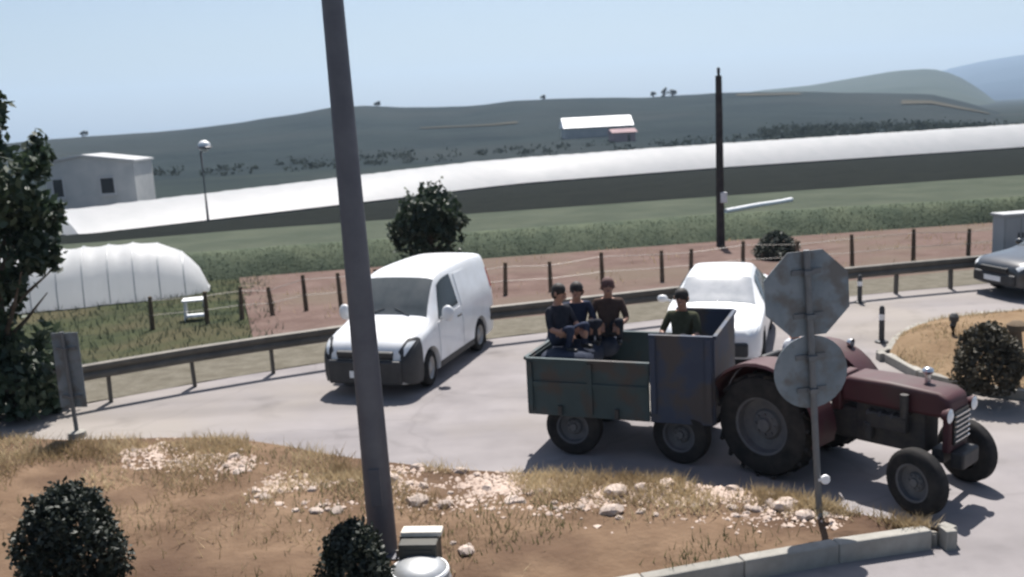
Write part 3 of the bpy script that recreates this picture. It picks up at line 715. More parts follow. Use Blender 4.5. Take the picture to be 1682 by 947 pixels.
def sign_left():
    b = G(127, 713, 0.2); b = on(b, ('verge',), 0.2, 0.04)
    t = empty('road_sign', b, R(-6), 'narrow upright grey sign back on a short post beside the leafy tree', 'road sign')
    m = MB(); m.tube([(0, 0, 0), (-0.03, 0, 1.55)], 0.03, 10); m.build('post', Mt['signpost'], t, True)
    m = MB(); m.box((-.02, .05, .98), (.40, .016, 1.1)); m.build('plate', Mt['signback'], t, bevel=.006)
    m = MB(); m.box((-.02, .0605, .98), (.37, .003, 1.06)); m.build('face', Mt['signwhite'], t)
    for z in (.6, 1.3):
        m = MB(); m.box((-.015, .028, z), (.3, .02, .045)); m.box((-.015, -.012, z), (.08, .07, .04)); m.build('clamp', Mt['signpost'], t)
    m = MB(); m.lathe([(0, 0), (.13, 0), (.12, .08), (.05, .1), (0, .1)], 14, 'Z'); m.build('footing', Mt['kerb'], t, True)
sign_left()
def light_pole():
    b = G(630, 902, 0.2); b = on(b, ('verge',), 0.2, 0.04)
    t = empty('street_light', b, 0, 'tall dark grey lighting column rising from the verge beside a shrub', 'street light')
    H = 8.2
    # follow the column's slight lean as photographed
    top = D(546, 0, b.y); k = (top.x - b.x) / (top.z - b.z); t.rotation_euler = (0, math.atan(k), 0)
    m = MB(); m.tube([(0, 0, 0), (0, 0, 2.2), (0, 0, H)], [0.142, 0.125, 0.075], 16); m.build('column', Mt['polepaint'], t, True)
    m = MB(); m.box((0, 0, 0.03), (.42, .42, .03)); m.build('base_plate', Mt['polepaint'], t)
    for sx in (-1, 1):
        for sy in (-1, 1):
            m = MB(); m.tube([(sx * .16, sy * .16, .02), (sx * .16, sy * .16, .11)], .016, 6); m.build('anchor_bolt', Mt['rail'], t)
    m = MB(); m.box((0, -.137, .75), (.11, .02, .38)); m.build('access_door', Mt['polepaint'], t, bevel=.005)
    m = MB(); m.tube([(0, 0, H - .05), (0, .2, H + .35), (0, .9, H + .6), (0, 1.6, H + .62)], [.07, .055, .05, .045], 10); m.build('arm', Mt['polepaint'], t, True)
    m = MB(); m.sphere((0, 1.95, H + .62), (.16, .42, .1), 14, 8); m.build('lantern', Mt['polepaint'], t, True)
light_pole()

# ------------------------------------------------------------------ vehicles: lofted bodies
def catmull(P, t):
    n = len(P); k = min(n - 2, int(t)); f = t - k
    p0, p1, p2, p3 = P[max(k - 1, 0)], P[k], P[k + 1], P[min(k + 2, n - 1)]
    return 0.5 * (2 * p1 + (p2 - p0) * f + (2 * p0 - 5 * p1 + 4 * p2 - p3) * f * f + (3 * p1 - p0 - 3 * p2 + p3) * f ** 3)
class Loft:
    def __init__(s, stations):
        """station: x, zb, w, zbelt, wr, zt  (half widths)"""
        s.S = []
        for (x, zb, w, zbelt, wr, zt) in stations:
            s.S.append(np.array([(x, 0, zb), (x, w * .86, zb), (x, w * .985, zb + .10), (x, w, (zb + zbelt) * .5 + .05), (x, w * .985, zbelt),
                                 (x, w * .985 * .45 + wr * .55, zbelt + (zt - zbelt) * .55), (x, wr, zt - .07 * min(1, (zt - zbelt) / .3)), (x, wr * .86, zt), (x, wr * .45, zt + .02), (x, 0, zt + .025)]))
        s.x = [q[0] for q in stations]
    def P(s, u, v):
        """u: station index (float), v: -9..9 section index (sign = side)"""
        sec = [catmull([S[i] for S in s.S], u) for i in range(10)]
        if v > 9: v = v - 18
        p = catmull(sec, min(9, abs(v))); p = p.copy(); p[1] *= (1 if v >= 0 else -1)
        return p
    def u_of(s, x):
        return float(np.interp(x, s.x, range(len(s.x))))
    def body(s, name, material, parent, sub=4, cutters=()):
        n = (len(s.S) - 1) * sub + 1; vv = [9 * k / 36 for k in range(37)]
        ring = [(0, 1)] ; vs = []; cols = []
        vl = vv + [-k for k in reversed(vv[1:-1])]
        for i in range(n):
            secs = [catmull([S[q] for S in s.S], i / sub) for q in range(10)]
            for v in vl:
                p = catmull(secs, abs(v)).copy(); p[1] *= (1 if v >= 0 else -1); vs.append(tuple(p))
        k = len(vl); fs = []
        for i in range(n - 1):
            for j in range(k): fs.append((i * k + j, i * k + (j + 1) % k, (i + 1) * k + (j + 1) % k, (i + 1) * k + j))
        fs.append(tuple(reversed(range(k)))); fs.append(tuple(range((n - 1) * k, n * k)))
        m = MB(); m.add(vs, fs); o = m.build(name, material, parent, True, R(38))
        if cutters:
            tmp = []
            for (cx, cy, cz, r, w) in cutters:
                c = MB(); c.lathe([(0, -w / 2), (r, -w / 2), (r, w / 2), (0, w / 2)], 28, 'Y', (cx, cy, cz))
                co = c.build('cut', material, parent); tmp.append(co)
                bo = o.modifiers.new('cut', 'BOOLEAN'); bo.object = co; bo.operation = 'DIFFERENCE'; bo.solver = 'EXACT'
            dg = bpy.context.evaluated_depsgraph_get(); dg.update()
            me2 = bpy.data.meshes.new_from_object(o.evaluated_get(dg))
            o.modifiers.clear(); o.data = me2
            me2.polygons.foreach_set('use_smooth', [True] * len(me2.polygons)); me2.set_sharp_from_angle(angle=R(38))
            for co in tmp: bpy.data.objects.remove(co, do_unlink=True)
        return o
    def patch(s, name, material, parent, x0, x1, v0, v1, off=0.008, nu=10, nv=12, thick=0.006, xe=None):
        """a panel lying on the surface; xe(v01)->(x0,x1) lets the ends slant"""
        G_ = []
        for i in range(nu + 1):
            row = []
            for j in range(nv + 1):
                fj = j / nv; a, b = (xe(fj) if xe else (x0, x1))
                u = s.u_of(a + (b - a) * i / nu); v = v0 + (v1 - v0) * fj
                p = s.P(u, v); e = 1e-2
                du = s.P(min(len(s.S) - 1.001, u + e), v) - s.P(max(0, u - e), v); dv = s.P(u, v + e) - s.P(u, v - e)
                nrm = np.cross(du, dv); nrm /= (np.linalg.norm(nrm) + 1e-9)
                cen = np.array((p[0], 0, 0.9)); 
                if np.dot(nrm, p - cen) < 0: nrm = -nrm
                row.append((p + nrm * off, p - nrm * thick))
            G_.append(row)
        vs = []; fs = []; w = nv + 1
        for row in G_: vs += [r[0] for r in row]
        B = len(vs)
        for row in G_: vs += [r[1] for r in row]
        for i in range(nu):
            for j in range(nv):
                a = i * w + j; fs.append((a, a + w, a + w + 1, a + 1)); fs.append((B + a, B + a + 1, B + a + w + 1, B + a + w))
        for i in range(nu):
            a = i * w; fs.append((a, B + a, B + a + w, a + w)); a += nv; fs.append((a, a + w, B + a + w, B + a))
        for j in range(nv):
            a = j; fs.append((a, a + 1, B + a + 1, B + a)); a = nu * w + j; fs.append((a, B + a, B + a + 1, a + 1))
        m = MB(); m.add(vs, fs); return m.build(name, material, parent, True, R(40))

def road_wheel(parent, x, y, r, w, side, rimm=None, name='wheel', steer=0.0):
    h = empty(name, (x, y, r), 0); h.parent = parent; h.rotation_euler = (0, 0, steer)
    t = MB(); t.lathe([(r * .62, -w / 2 + .01), (r * .86, -w / 2), (r * .96, -w / 2 + .02), (r, -w / 4), (r, w / 4), (r * .96, w / 2 - .02), (r * .86, w / 2), (r * .62, w / 2 - .01)], 32, 'Y', close=True)
    t.build('tyre', Mt['rubber'], h, True, R(50))
    q = MB(); s = side
    q.lathe([(r * .64, -s * w * .3), (r * .64, s * w * .42), (r * .56, s * w * .36), (r * .5, s * w * .2), (r * .22, s * w * .3), (r * .18, s * w * .38), (0, s * w * .38)], 24, 'Y')
    for k in range(5):
        a = 2 * math.pi * k / 5; q.tube([(math.cos(a) * r * .32, s * w * .24, math.sin(a) * r * .32), (math.cos(a) * r * .32, s * w * .33, math.sin(a) * r * .32)], r * .045, 6)
    q.build('rim', rimm or Mt['rim'], h, True, R(40))
    return h

def van():
    L_ = [(0.0, .30, .60, .50, .52, .66), (0.05, .24, .74, .60, .64, .80), (0.16, .21, .83, .74, .72, .93), (0.42, .20, .87, .86, .76, 1.05), (0.98, .20, .885, .98, .78, 1.17),
          (1.22, .20, .89, 1.02, .74, 1.40), (1.52, .20, .89, 1.05, .70, 1.68), (1.78, .20, .89, 1.06, .69, 1.84), (2.3, .20, .89, 1.08, .69, 1.90), (3.2, .20, .89, 1.09, .69, 1.91), (4.0, .22, .885, 1.09, .69, 1.89), (4.26, .25, .87, 1.09, .68, 1.84), (4.36, .30, .84, 1.08, .64, 1.70), (4.39, .36, .80, 1.0, .60, 1.5)]
    fl = Vector(G(551, 637)); 
    pos = G(700, 622)
    hd = Vector((-0.31, -0.95, 0)).normalized()          # travelling towards the lower left
    rz = math.atan2(-hd.y, -hd.x)                          # local +x points to the rear
    t = empty('van', (0, 0, 0), rz, 'white panel van with black bumper and shade-darkened front coming along the road', 'van'); t.scale = (.95, .95, .95)
    fc = G(604, 652)                                       # ground point under the middle of the nose
    t.location = (fc.x, fc.y, 0)
    lf = Loft(L_)
    b = lf.body('body', Mt['vanwhite'], t, 5, [(.84, .80, .33, .385, .5), (.84, -.80, .33, .385, .5), (3.42, .80, .33, .385, .5), (3.42, -.80, .33, .385, .5)])
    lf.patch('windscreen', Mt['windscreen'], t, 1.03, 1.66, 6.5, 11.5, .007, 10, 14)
    for s in (1, -1):
        lf.patch('side_window', Mt['glass'], t, 1.45, 2.35, s * 4.25, s * 5.75, .007, 10, 6, xe=lambda f: (1.30 + .36 * f, 2.32 - .05 * f))
        d = lf.patch('door', Mt['vanwhite'], t, 1.25, 2.42, s * 2.2, s * 4.12, .012, 10, 8)
        hm = MB(); hm.box((2.25, s * .905, .98), (.2, .035, .035)); hm.build('handle', Mt['blackplastic'], d, bevel=.008)
        mm = MB(); mm.sphere((1.36, s * 1.03, 1.20), (.07, .12, .15), 12, 8); mm.tube([(1.40, s * .86, 1.10), (1.37, s * .98, 1.13)], .025, 6)
        mi = mm.build('wing_mirror', Mt['vanwhite'], t, True)
        g = MB(); g.sphere((1.41, s * 1.03, 1.2), (.035, .1, .125), 12, 8); g.build('mirror_glass', Mt['glass'], mi, True)
        hs = lf.patch('headlight', Mt['blackplastic'], t, .03, .46, s * 4.35, s * 6.6, .012, 8, 6, xe=lambda f: (.03 + .03 * f, .50 - .2 * f))  # black surround round the lens paints in the shade on the van front
        lf.patch('lens', Mt['lamp'], hs, .07, .32, s * 4.8, s * 6.1, .024, 8, 6, xe=lambda f: (.07 + .05 * f, .36 - .14 * f))
        lf.patch('tail_light', Mt['redlens'], t, 4.2, 4.33, s * 4.2, s * 5.2, .01, 5, 6)
        lf.patch('sill_trim', Mt['blackplastic'], t, 1.25, 3.0, s * 1.6, s * 2.15, .014, 12, 4)
        lf.patch('load_door', Mt['vanwhite'], t, 2.47, 3.0, s * 2.2, s * 5.6, .012, 6, 8)
        lf.patch('front_bumper', Mt['blackplastic'], t, .02, .44, s * 1.4, s * 4.4, .03, 10, 8)  # bumper black carried higher up to paint in shade on the lower front
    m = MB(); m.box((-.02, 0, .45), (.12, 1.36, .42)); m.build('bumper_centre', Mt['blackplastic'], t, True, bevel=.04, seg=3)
    m = MB(); m.box((.03, 0, .725), (.09, 1.05, .17), rot=Matrix.Rotation(R(-18), 3, 'Y')); gr = m.build('grille', Mt['blackplastic'], t, bevel=.02)
    for k in range(3):
        m = MB(); m.box((-.02 + k * .017, 0, .68 + k * .05), (.02, 1.0, .014)); m.build('slat', Mt['chrome'] if k == 2 else Mt['chassis'], gr)
    m = MB(); m.lathe([(0, -.012), (.06, -.012), (.06, .012), (0, .012)], 20, 'X', (-.035, 0, .745)); m.build('badge', Mt['chrome'], t, True)
    m = MB(); m.box((-.087, 0, .42), (.012, .52, .12)); m.build('number_plate', Mt['whiteplastic'], t)
    for s in (1, -1):
        m = MB(); m.tube([(1.02, s * .42, 1.215), (1.13, s * .1, 1.325)], .009, 5); m.build('wiper', Mt['blackplastic'], t)
        for x, st in ((.84, R(7)), (3.42, 0)): road_wheel(t, x, s * .78, .325, .20, s, steer=st)
    m = MB(); m.box((2.15, 0, .28), (3.6, 1.1, .14)); m.build('underbody', Mt['chassis'], t)
    m = MB(); m.box((4.40, 0, .42), (.12, 1.5, .2)); m.build('rear_bumper', Mt['blackplastic'], t, bevel=.03)
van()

def car(loc, rz, paint, label, screen):
    L_ = [(0.0, .34, .55, .50, .48, .62), (.06, .26, .72, .60, .62, .72), (.3, .22, .82, .72, .70, .82), (1.0, .20, .85, .84, .72, .93), (1.25, .20, .86, .88, .68, 1.05), (1.75, .2, .86, .9, .60, 1.36), (2.2, .2, .86, .91, .58, 1.43), (2.9, .2, .86, .92, .58, 1.41), (3.4, .2, .86, .93, .62, 1.18), (3.75, .2, .85, .94, .7, 1.02), (4.15, .24, .83, .92, .7, 1.0), (4.3, .3, .76, .85, .62, .92), (4.34, .36, .68, .7, .55, .8)]
    t = empty('car', loc, rz, label, 'car')
    lf = Loft(L_)
    lf.body('body', paint, t, 4, [(.78, .78, .31, .36, .5), (.78, -.78, .31, .36, .5), (3.4, .78, .31, .36, .5), (3.4, -.78, .31, .36, .5)])
    lf.patch('windscreen', screen, t, 1.12, 1.72, 6.4, 11.6, .007)
    lf.patch('rear_window', Mt['windscreen'], t, 2.98, 3.5, 6.4, 11.6, .007)
    for s in (1, -1):
        lf.patch('side_window', Mt['glass'], t, 1.5, 2.2, s * 4.2, s * 5.8, .007, 8, 5, xe=lambda f: (1.35 + .4 * f, 2.18))
        lf.patch('side_window', Mt['glass'], t, 2.28, 3.2, s * 4.2, s * 5.8, .007, 8, 5, xe=lambda f: (2.26, 3.3 - .4 * f))
        lf.patch('headlight', Mt['lamp'], t, .05, .35, s * 4.6, s * 6.4, .012, 6, 6)
        lf.patch('tail_light', Mt['redlens'], t, 4.1, 4.3, s * 4.2, s * 5.6, .012, 6, 6)
        mm = MB(); mm.sphere((1.42, s * .98, 1.0), (.06, .1, .07), 10, 6); mm.tube([(1.42, s * .82, .95), (1.42, s * .92, .98)], .02, 6); mm.build('wing_mirror', paint, t, True)
        for x in (.78, 3.4): road_wheel(t, x, s * .76, .30, .19, s)
    m = MB(); m.box((0.0, 0, .42), (.1, 1.25, .24)); m.build('front_bumper', Mt['blackplastic'], t, bevel=.04)
    m = MB(); m.box((.0, 0, .62), (.1, .8, .1)); m.build('grille', Mt['grille'], t, bevel=.02)
    m = MB(); m.box((-.06, 0, .42), (.012, .5, .11)); m.build('number_plate', Mt['whiteplastic'], t)
    m = MB(); m.box((2.1, 0, .27), (3.4, 1.1, .12)); m.build('underbody', Mt['chassis'], t)
_c = G(1662, 497)
car((_c.x, _c.y + .75, 0), R(12), Mt['carpaint'], 'dark grey saloon car on the side road beyond the island', Mt['windscreen'])
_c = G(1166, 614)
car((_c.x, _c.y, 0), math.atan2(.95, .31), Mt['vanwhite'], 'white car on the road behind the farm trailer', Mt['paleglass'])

def ag_wheel(parent, x, y, r, w, side, lugs, rimm, steer=0.0, lug_h=0.03):
    h = empty('wheel', (x, y, r), 0); h.parent = parent; h.rotation_euler = (0, 0, steer)
    rr = r - lug_h
    t = MB(); t.lathe([(r * .56, -w / 2 + .02), (r * .80, -w / 2), (rr * .97, -w / 2 + .03), (rr, -w / 4), (rr, w / 4), (rr * .97, w / 2 - .03), (r * .80, w / 2), (r * .56, w / 2 - .02)], 40, 'Y', close=True)
    for k in range(lugs):
        for s in (-1, 1):
            a = 2 * math.pi * (k + (0.5 if s > 0 else 0)) / lugs
            c = Vector((math.cos(a) * (rr + lug_h * .35), s * w * .22, math.sin(a) * (rr + lug_h * .35)))
            ro = Matrix.Rotation(-a, 3, 'Y') @ Matrix.Rotation(s * R(40), 3, 'X')
            t.box(c, (lug_h * 1.3, w * .62, .045), rot=ro)
    t.build('tyre', Mt['rubber'], h, True, R(40))
    q = MB(); s = side
    q.lathe([(r * .58, -s * w * .36), (r * .58, s * w * .44), (r * .52, s * w * .40), (r * .50, s * w * .1), (r * .30, s * w * .02), (r * .26, s * w * .14), (r * .14, s * w * .18), (r * .12, s * w * .3), (0, s * w * .3)], 28, 'Y')
    for k in range(8):
        a = 2 * math.pi * k / 8; q.tube([(math.cos(a) * r * .2, s * w * .1, math.sin(a) * r * .2), (math.cos(a) * r * .2, s * w * .23, math.sin(a) * r * .2)], .018, 6)
    q.build('rim', rimm, h, True, R(40))
    return h

# ---- trailer
TA = R(-22); TH = Vector((math.cos(TA), math.sin(TA), 0)); TL = Vector((-TH.y, TH.x, 0))
T_LEN, T_WID = 2.4, 1.66
_rc = G(872, 743)                                         # ground below the near rear corner
T_C = _rc + TH * (T_LEN / 2) + TL * (T_WID / 2)
def TW(x, y, z): return Vector((T_C.x, T_C.y, 0)) + TH * x + TL * y + Vector((0, 0, z))
def trailer():
    t = empty('farm_trailer', (T_C.x, T_C.y, 0), TA, 'dark green four-wheeled farm trailer hitched behind the tractor', 'trailer')
    hl, hw, zf, zs, zh = T_LEN / 2, T_WID / 2, .66, 1.26, 1.62
    split = 0.42                                           # x where the high front boards start
    for k in range(11):                                    # floor planks
        y = -hw + .03 + (T_WID - .06) * (k + .5) / 11
        m = MB(); m.box((0, y, zf - .02), (T_LEN - .02, (T_WID - .06) / 11 - .012, .035)); m.build('floor_plank', Mt['bedwood'], t)
    m = MB()
    for y in (-.42, .42): m.box((0.0, y, zf - .11), (T_LEN - .06, .09, .13))
    for x in (-1.0, -.4, .3, 1.0): m.box((x, 0, zf - .085), (.07, T_WID - .1, .08))
    m.build('chassis', Mt['chassis'], t)
    for s in (-1, 1):
        m = MB(); y = s * hw
        m.box(((split - hl) / 2, y, (zf + zs) / 2 - .06), (hl + split - .01, .035, zs - zf + .12)); sp = m.build('side_board', Mt['trailer'], t, bevel=.006)
        r = MB()
        r.box(((split - hl) / 2, y + s * .0, zs + .015), (hl + split, .06, .04)); r.box(((split - hl) / 2, y + s * .025, (zf + zs) / 2), (hl + split - .06, .03, .06))
        for x in (-hl + .05, -.35): r.box((x, y + s * .03, (zf + zs) / 2 - .04), (.07, .035, zs - zf + .06))
        r.build('stiffening_rib', Mt['trailer'], sp)
        m = MB(); m.box(((split + hl) / 2, y, (zf + zh) / 2 - .06), (hl - split - .01, .035, zh - zf + .12)); fp = m.build('front_side_board', Mt['trailerblue'], t, bevel=.006)
        r = MB(); r.box(((split + hl) / 2, y, zh + .015), (hl - split, .06, .04))
        for x in (split + .05, hl - .05): r.box((x, y + s * .03, (zf + zh) / 2), (.07, .035, zh - zf))
        r.build('stiffening_rib', Mt['trailerblue'], fp)
        for x in (-.75, .0):
            m = MB(); m.box((x, y + s * .04, zf - .04), (.05, .04, .12)); m.build('latch', Mt['chassis'], t)
    m = MB(); m.box((-hl, 0, (zf + zs) / 2 - .06), (.035, T_WID - .05, zs - zf + .12)); tg = m.build('tailgate', Mt['trailer'], t, bevel=.006)
    r = MB(); r.box((-hl - .02, 0, zs + .015), (.05, T_WID - .05, .04)); r.build('stiffening_rib', Mt['trailer'], tg)
    m = MB(); m.box((hl, 0, (zf + zh) / 2 - .06), (.035, T_WID - .05, zh - zf + .12)); hb = m.build('headboard', Mt['trailerblue'], t, bevel=.006)
    r = MB(); r.box((hl + .02, 0, zh + .015), (.05, T_WID - .05, .04)); r.build('stiffening_rib', Mt['trailerblue'], hb)
    # axles and wheels
    for x, st in ((-.62, 0), (.78, R(-14))):
        m = MB(); m.tube([(x, -.7, .37), (x, .7, .37)], .045, 8)
        for s in (-1, 1): m.box((x, s * .42, .46), (.5, .06, .07)); m.box((x, s * .42, .42), (.09, .08, .12))
        m.build('axle', Mt['chassis'], t)
        for s in (-1, 1): ag_wheel(t, x, s * .70, .37, .22, s, 0, Mt['agrim'], st, .0)
    m = MB()
    for s in (-1, 1): m.tube([(.85, s * .28, .46), (1.2, s * .05, .46), (1.45, 0, .46)], .035, 6)
    m.lathe([(.05, -.015), (.09, -.015), (.09, .015), (.05, .015)], 14, 'Z', (1.52, 0, .46), close=True)
    m.build('drawbar', Mt['chassis'], t)
    for s in (-1, 1):
        m = MB(); m.lathe([(0, -.02), (.05, -.02), (.05, .02), (0, .02)], 14, 'X', (-hl - .05, s * .6, .58)); m.build('tail_light', Mt['redlens'], t, True)
trailer()

# ---- tractor
RA = R(-48); RH = Vector((math.cos(RA), math.sin(RA), 0)); RL = Vector((-RH.y, RH.x, 0))
_hitch = TW(1.52, 0, 0)
R_C = _hitch + RH * 0.66                                   # ground below the rear axle
def RW(x, y, z): return Vector((R_C.x, R_C.y, 0)) + (RH * x + RL * y + Vector((0, 0, z))) * .92
def tractor():
    t = empty('tractor', (R_C.x, R_C.y, 0), RA, 'old maroon farm tractor turning round the kerbed verge', 'tractor'); t.scale = (.92, .92, .92)
    red, eng = Mt['tractorred'], Mt['engine']
    for s in (-1, 1): ag_wheel(t, 0, s * .68, .68, .36, s, 18, Mt['agrim'])
    for s in (-1, 1): ag_wheel(t, 1.95, s * .68, .39, .20, s, 0, Mt['agrim'], R(-16), 0.0)
    m = MB(); m.tube([(0, -.55, .68), (0, .55, .68)], [.12, .12], 12); m.box((0, 0, .72), (.52, .42, .5)); m.build('rear_axle_housing', eng, t, bevel=.04)
    m = MB(); m.box((.62, 0, .74), (.8, .34, .42)); m.build('gearbox', eng, t, bevel=.04)
    m = MB(); m.box((1.38, 0, .80), (.86, .38, .52)); m.box((1.38, -.24, .88), (.5, .12, .2)); m.box((1.3, .24, .8), (.3, .12, .26)); m.tube([(1.15, -.27, .62), (1.15, -.27, .84)], .06, 10); eb = m.build('engine_block', eng, t, bevel=.02)
    for x in (1.15, 1.3, 1.45, 1.6):
        q = MB(); q.tube([(x, -.16, .98), (x, -.27, .97), (x, -.29, .93)], .03, 6); q.build('manifold_pipe', eng, eb)
    # bonnet
    prof_ = [(.78, 1.04), (.78, 1.30), (.86, 1.36), (1.4, 1.37), (1.98, 1.34), (2.10, 1.28), (2.13, 1.16), (2.13, 1.04)]
    m = MB(); m.prism(prof_, -.26, .26); m.build('bonnet', red, t, True, bevel=.05, seg=3)
    m = MB(); m.box((2.08, 0, .84), (.1, .5, .42)); nose_ = m.build('nose_panel', red, t, bevel=.03)
    m = MB(); m.box((2.14, 0, .93), (.03, .38, .40)); g = m.build('grille', Mt['grille'], t)
    for k in range(6):
        q = MB(); q.box((2.165, 0, .78 + k * .06), (.02, .38, .016)); q.build('grille_bar', Mt['chrome'], g)
    for s in (-1, 1):
        m = MB(); m.lathe([(.0, .0), (.05, .01), (.085, .07), (.09, .1)], 18, 'X', (2.06, s * .33, 1.12)); m.box((2.06, s * .28, 1.1), (.05, .08, .04)); hl = m.build('headlight', red, t, True)
        q = MB(); q.lathe([(.085, .1), (.05, .118), (0, .125)], 18, 'X', (2.06, s * .33, 1.12)); q.build('lens', Mt['lamp'], hl, True)
    # front axle
    m = MB(); m.box((1.95, 0, .55), (.14, .3, .16)); m.tube([(1.95, -.58, .45), (1.95, 0, .52), (1.95, .58, .45)], .045, 8)
    for s in (-1, 1): m.tube([(1.95, s * .56, .30), (1.95, s * .56, .62)], .035, 8); m.tube([(1.95, s * .56, .39), (1.95, s * .66, .39)], .05, 8)
    m.tube([(1.78, -.46, .42), (1.78, .46, .42)], .016, 6); m.build('front_axle', eng, t)
    m = MB(); m.box((2.2, 0, .56), (.16, .44, .2)); m.build('front_weight', eng, t, bevel=.03)
    # fenders
    for s in (-1, 1):
        vs = []; fs = []; n = 16
        for k in range(n + 1):
            a = R(-8 + 178 * k / n); r = .80 + (.04 if 0 < k < n else 0)
            for (rr, yy) in ((r, .46), (r, .90), (r - .035, .92), (r - .045, .9), (r - .02, .46)):
                vs.append((math.cos(a) * rr, s * yy, .68 + math.sin(a) * rr * (1.0)))
        for k in range(n):
            for j in range(5): fs.append((k * 5 + j, k * 5 + (j + 1) % 5, (k + 1) * 5 + (j + 1) % 5, (k + 1) * 5 + j))
        fs += [tuple(range(5)), tuple(n * 5 + k for k in range(4, -1, -1))]
        m = MB(); m.add(vs, fs); m.build('fender', red, t, True, R(40))
        m = MB(); m.prism([(math.cos(R(-8 + 178 * k / 16)) * .81, .68 + math.sin(R(-8 + 178 * k / 16)) * .81) for k in range(17)] + [(-.3, .7), (.3, .62)], s * .445, s * .465); m.build('fender_side', red, t)
        m = MB(); m.lathe([(0, 0), (.05, 0), (.06, .04), (.06, .06)], 14, 'X', (.3, s * .82, 1.5)); m.tube([(.3, s * .82, 1.42), (.3, s * .82, 1.5)], .012, 6); m.build('work_light', Mt['chrome'], t, True)
    m = MB(); m.box((.42, 0, .86), (.5, .86, .03)); m.build('foot_plate', eng, t)
    # dash, steering wheel, seat
    m = MB(); m.box((.70, 0, 1.12), (.14, .46, .46)); m.build('dashboard', red, t, bevel=.03)
    m = MB(); m.tube([(.66, 0, 1.28), (.46, 0, 1.46)], .022, 8); sc_ = m.build('steering_column', eng, t)
    rt = Matrix.Rotation(R(-48), 3, 'Y'); m = MB()
    ring = [Vector((.45, 0, 1.47)) + rt @ Vector((math.cos(2 * math.pi * k / 20) * .2, math.sin(2 * math.pi * k / 20) * .2, 0)) for k in range(21)]
    m.tube(ring, .015, 6, cap=False)
    for k in range(3): m.tube([Vector((.45, 0, 1.47)), Vector((.45, 0, 1.47)) + rt @ Vector((math.cos(2.09 * k) * .2, math.sin(2.09 * k) * .2, 0))], .01, 5)
    m.build('steering_wheel', Mt['blackplastic'], t, True)
    m = MB(); m.box((-.14, 0, 1.07), (.42, .46, .09)); m.box((-.36, 0, 1.26), (.09, .44, .34), rot=Matrix.Rotation(R(-10), 3, 'Y')); m.build('seat', Mt['blackplastic'], t, True, bevel=.035, seg=3)
    m = MB(); m.tube([(-.14, 0, .9), (-.14, 0, 1.03)], .05, 8); m.build('seat_post', eng, t)
    # exhaust, air cleaner, hitch
    m = MB(); m.tube([(1.62, -.2, 1.0), (1.62, -.32, 1.05), (1.62, -.33, 1.2)], .03, 8); m.tube([(1.62, -.33, 1.0), (1.62, -.33, 1.28)], .05, 10); m.build('exhaust', eng, t, True)
    m = MB(); m.tube([(1.72, 0.06, 1.32), (1.72, 0.06, 1.47)], .035, 10); m.sphere((1.72, .06, 1.5), (.07, .07, .05), 12, 6); m.build('air_intake', Mt['chrome'], t, True)
    m = MB(); m.box((-.44, 0, .48), (.66, .07, .04)); m.tube([(-.72, 0, .40), (-.72, 0, .56)], .02, 8); m.build('hitch', eng, t)
    for s in (-1, 1):
        m = MB(); m.tube([(-.05, s * .26, .5), (-.75, s * .36, .62)], .025, 6); m.build('lift_arm', eng, t)
tractor()

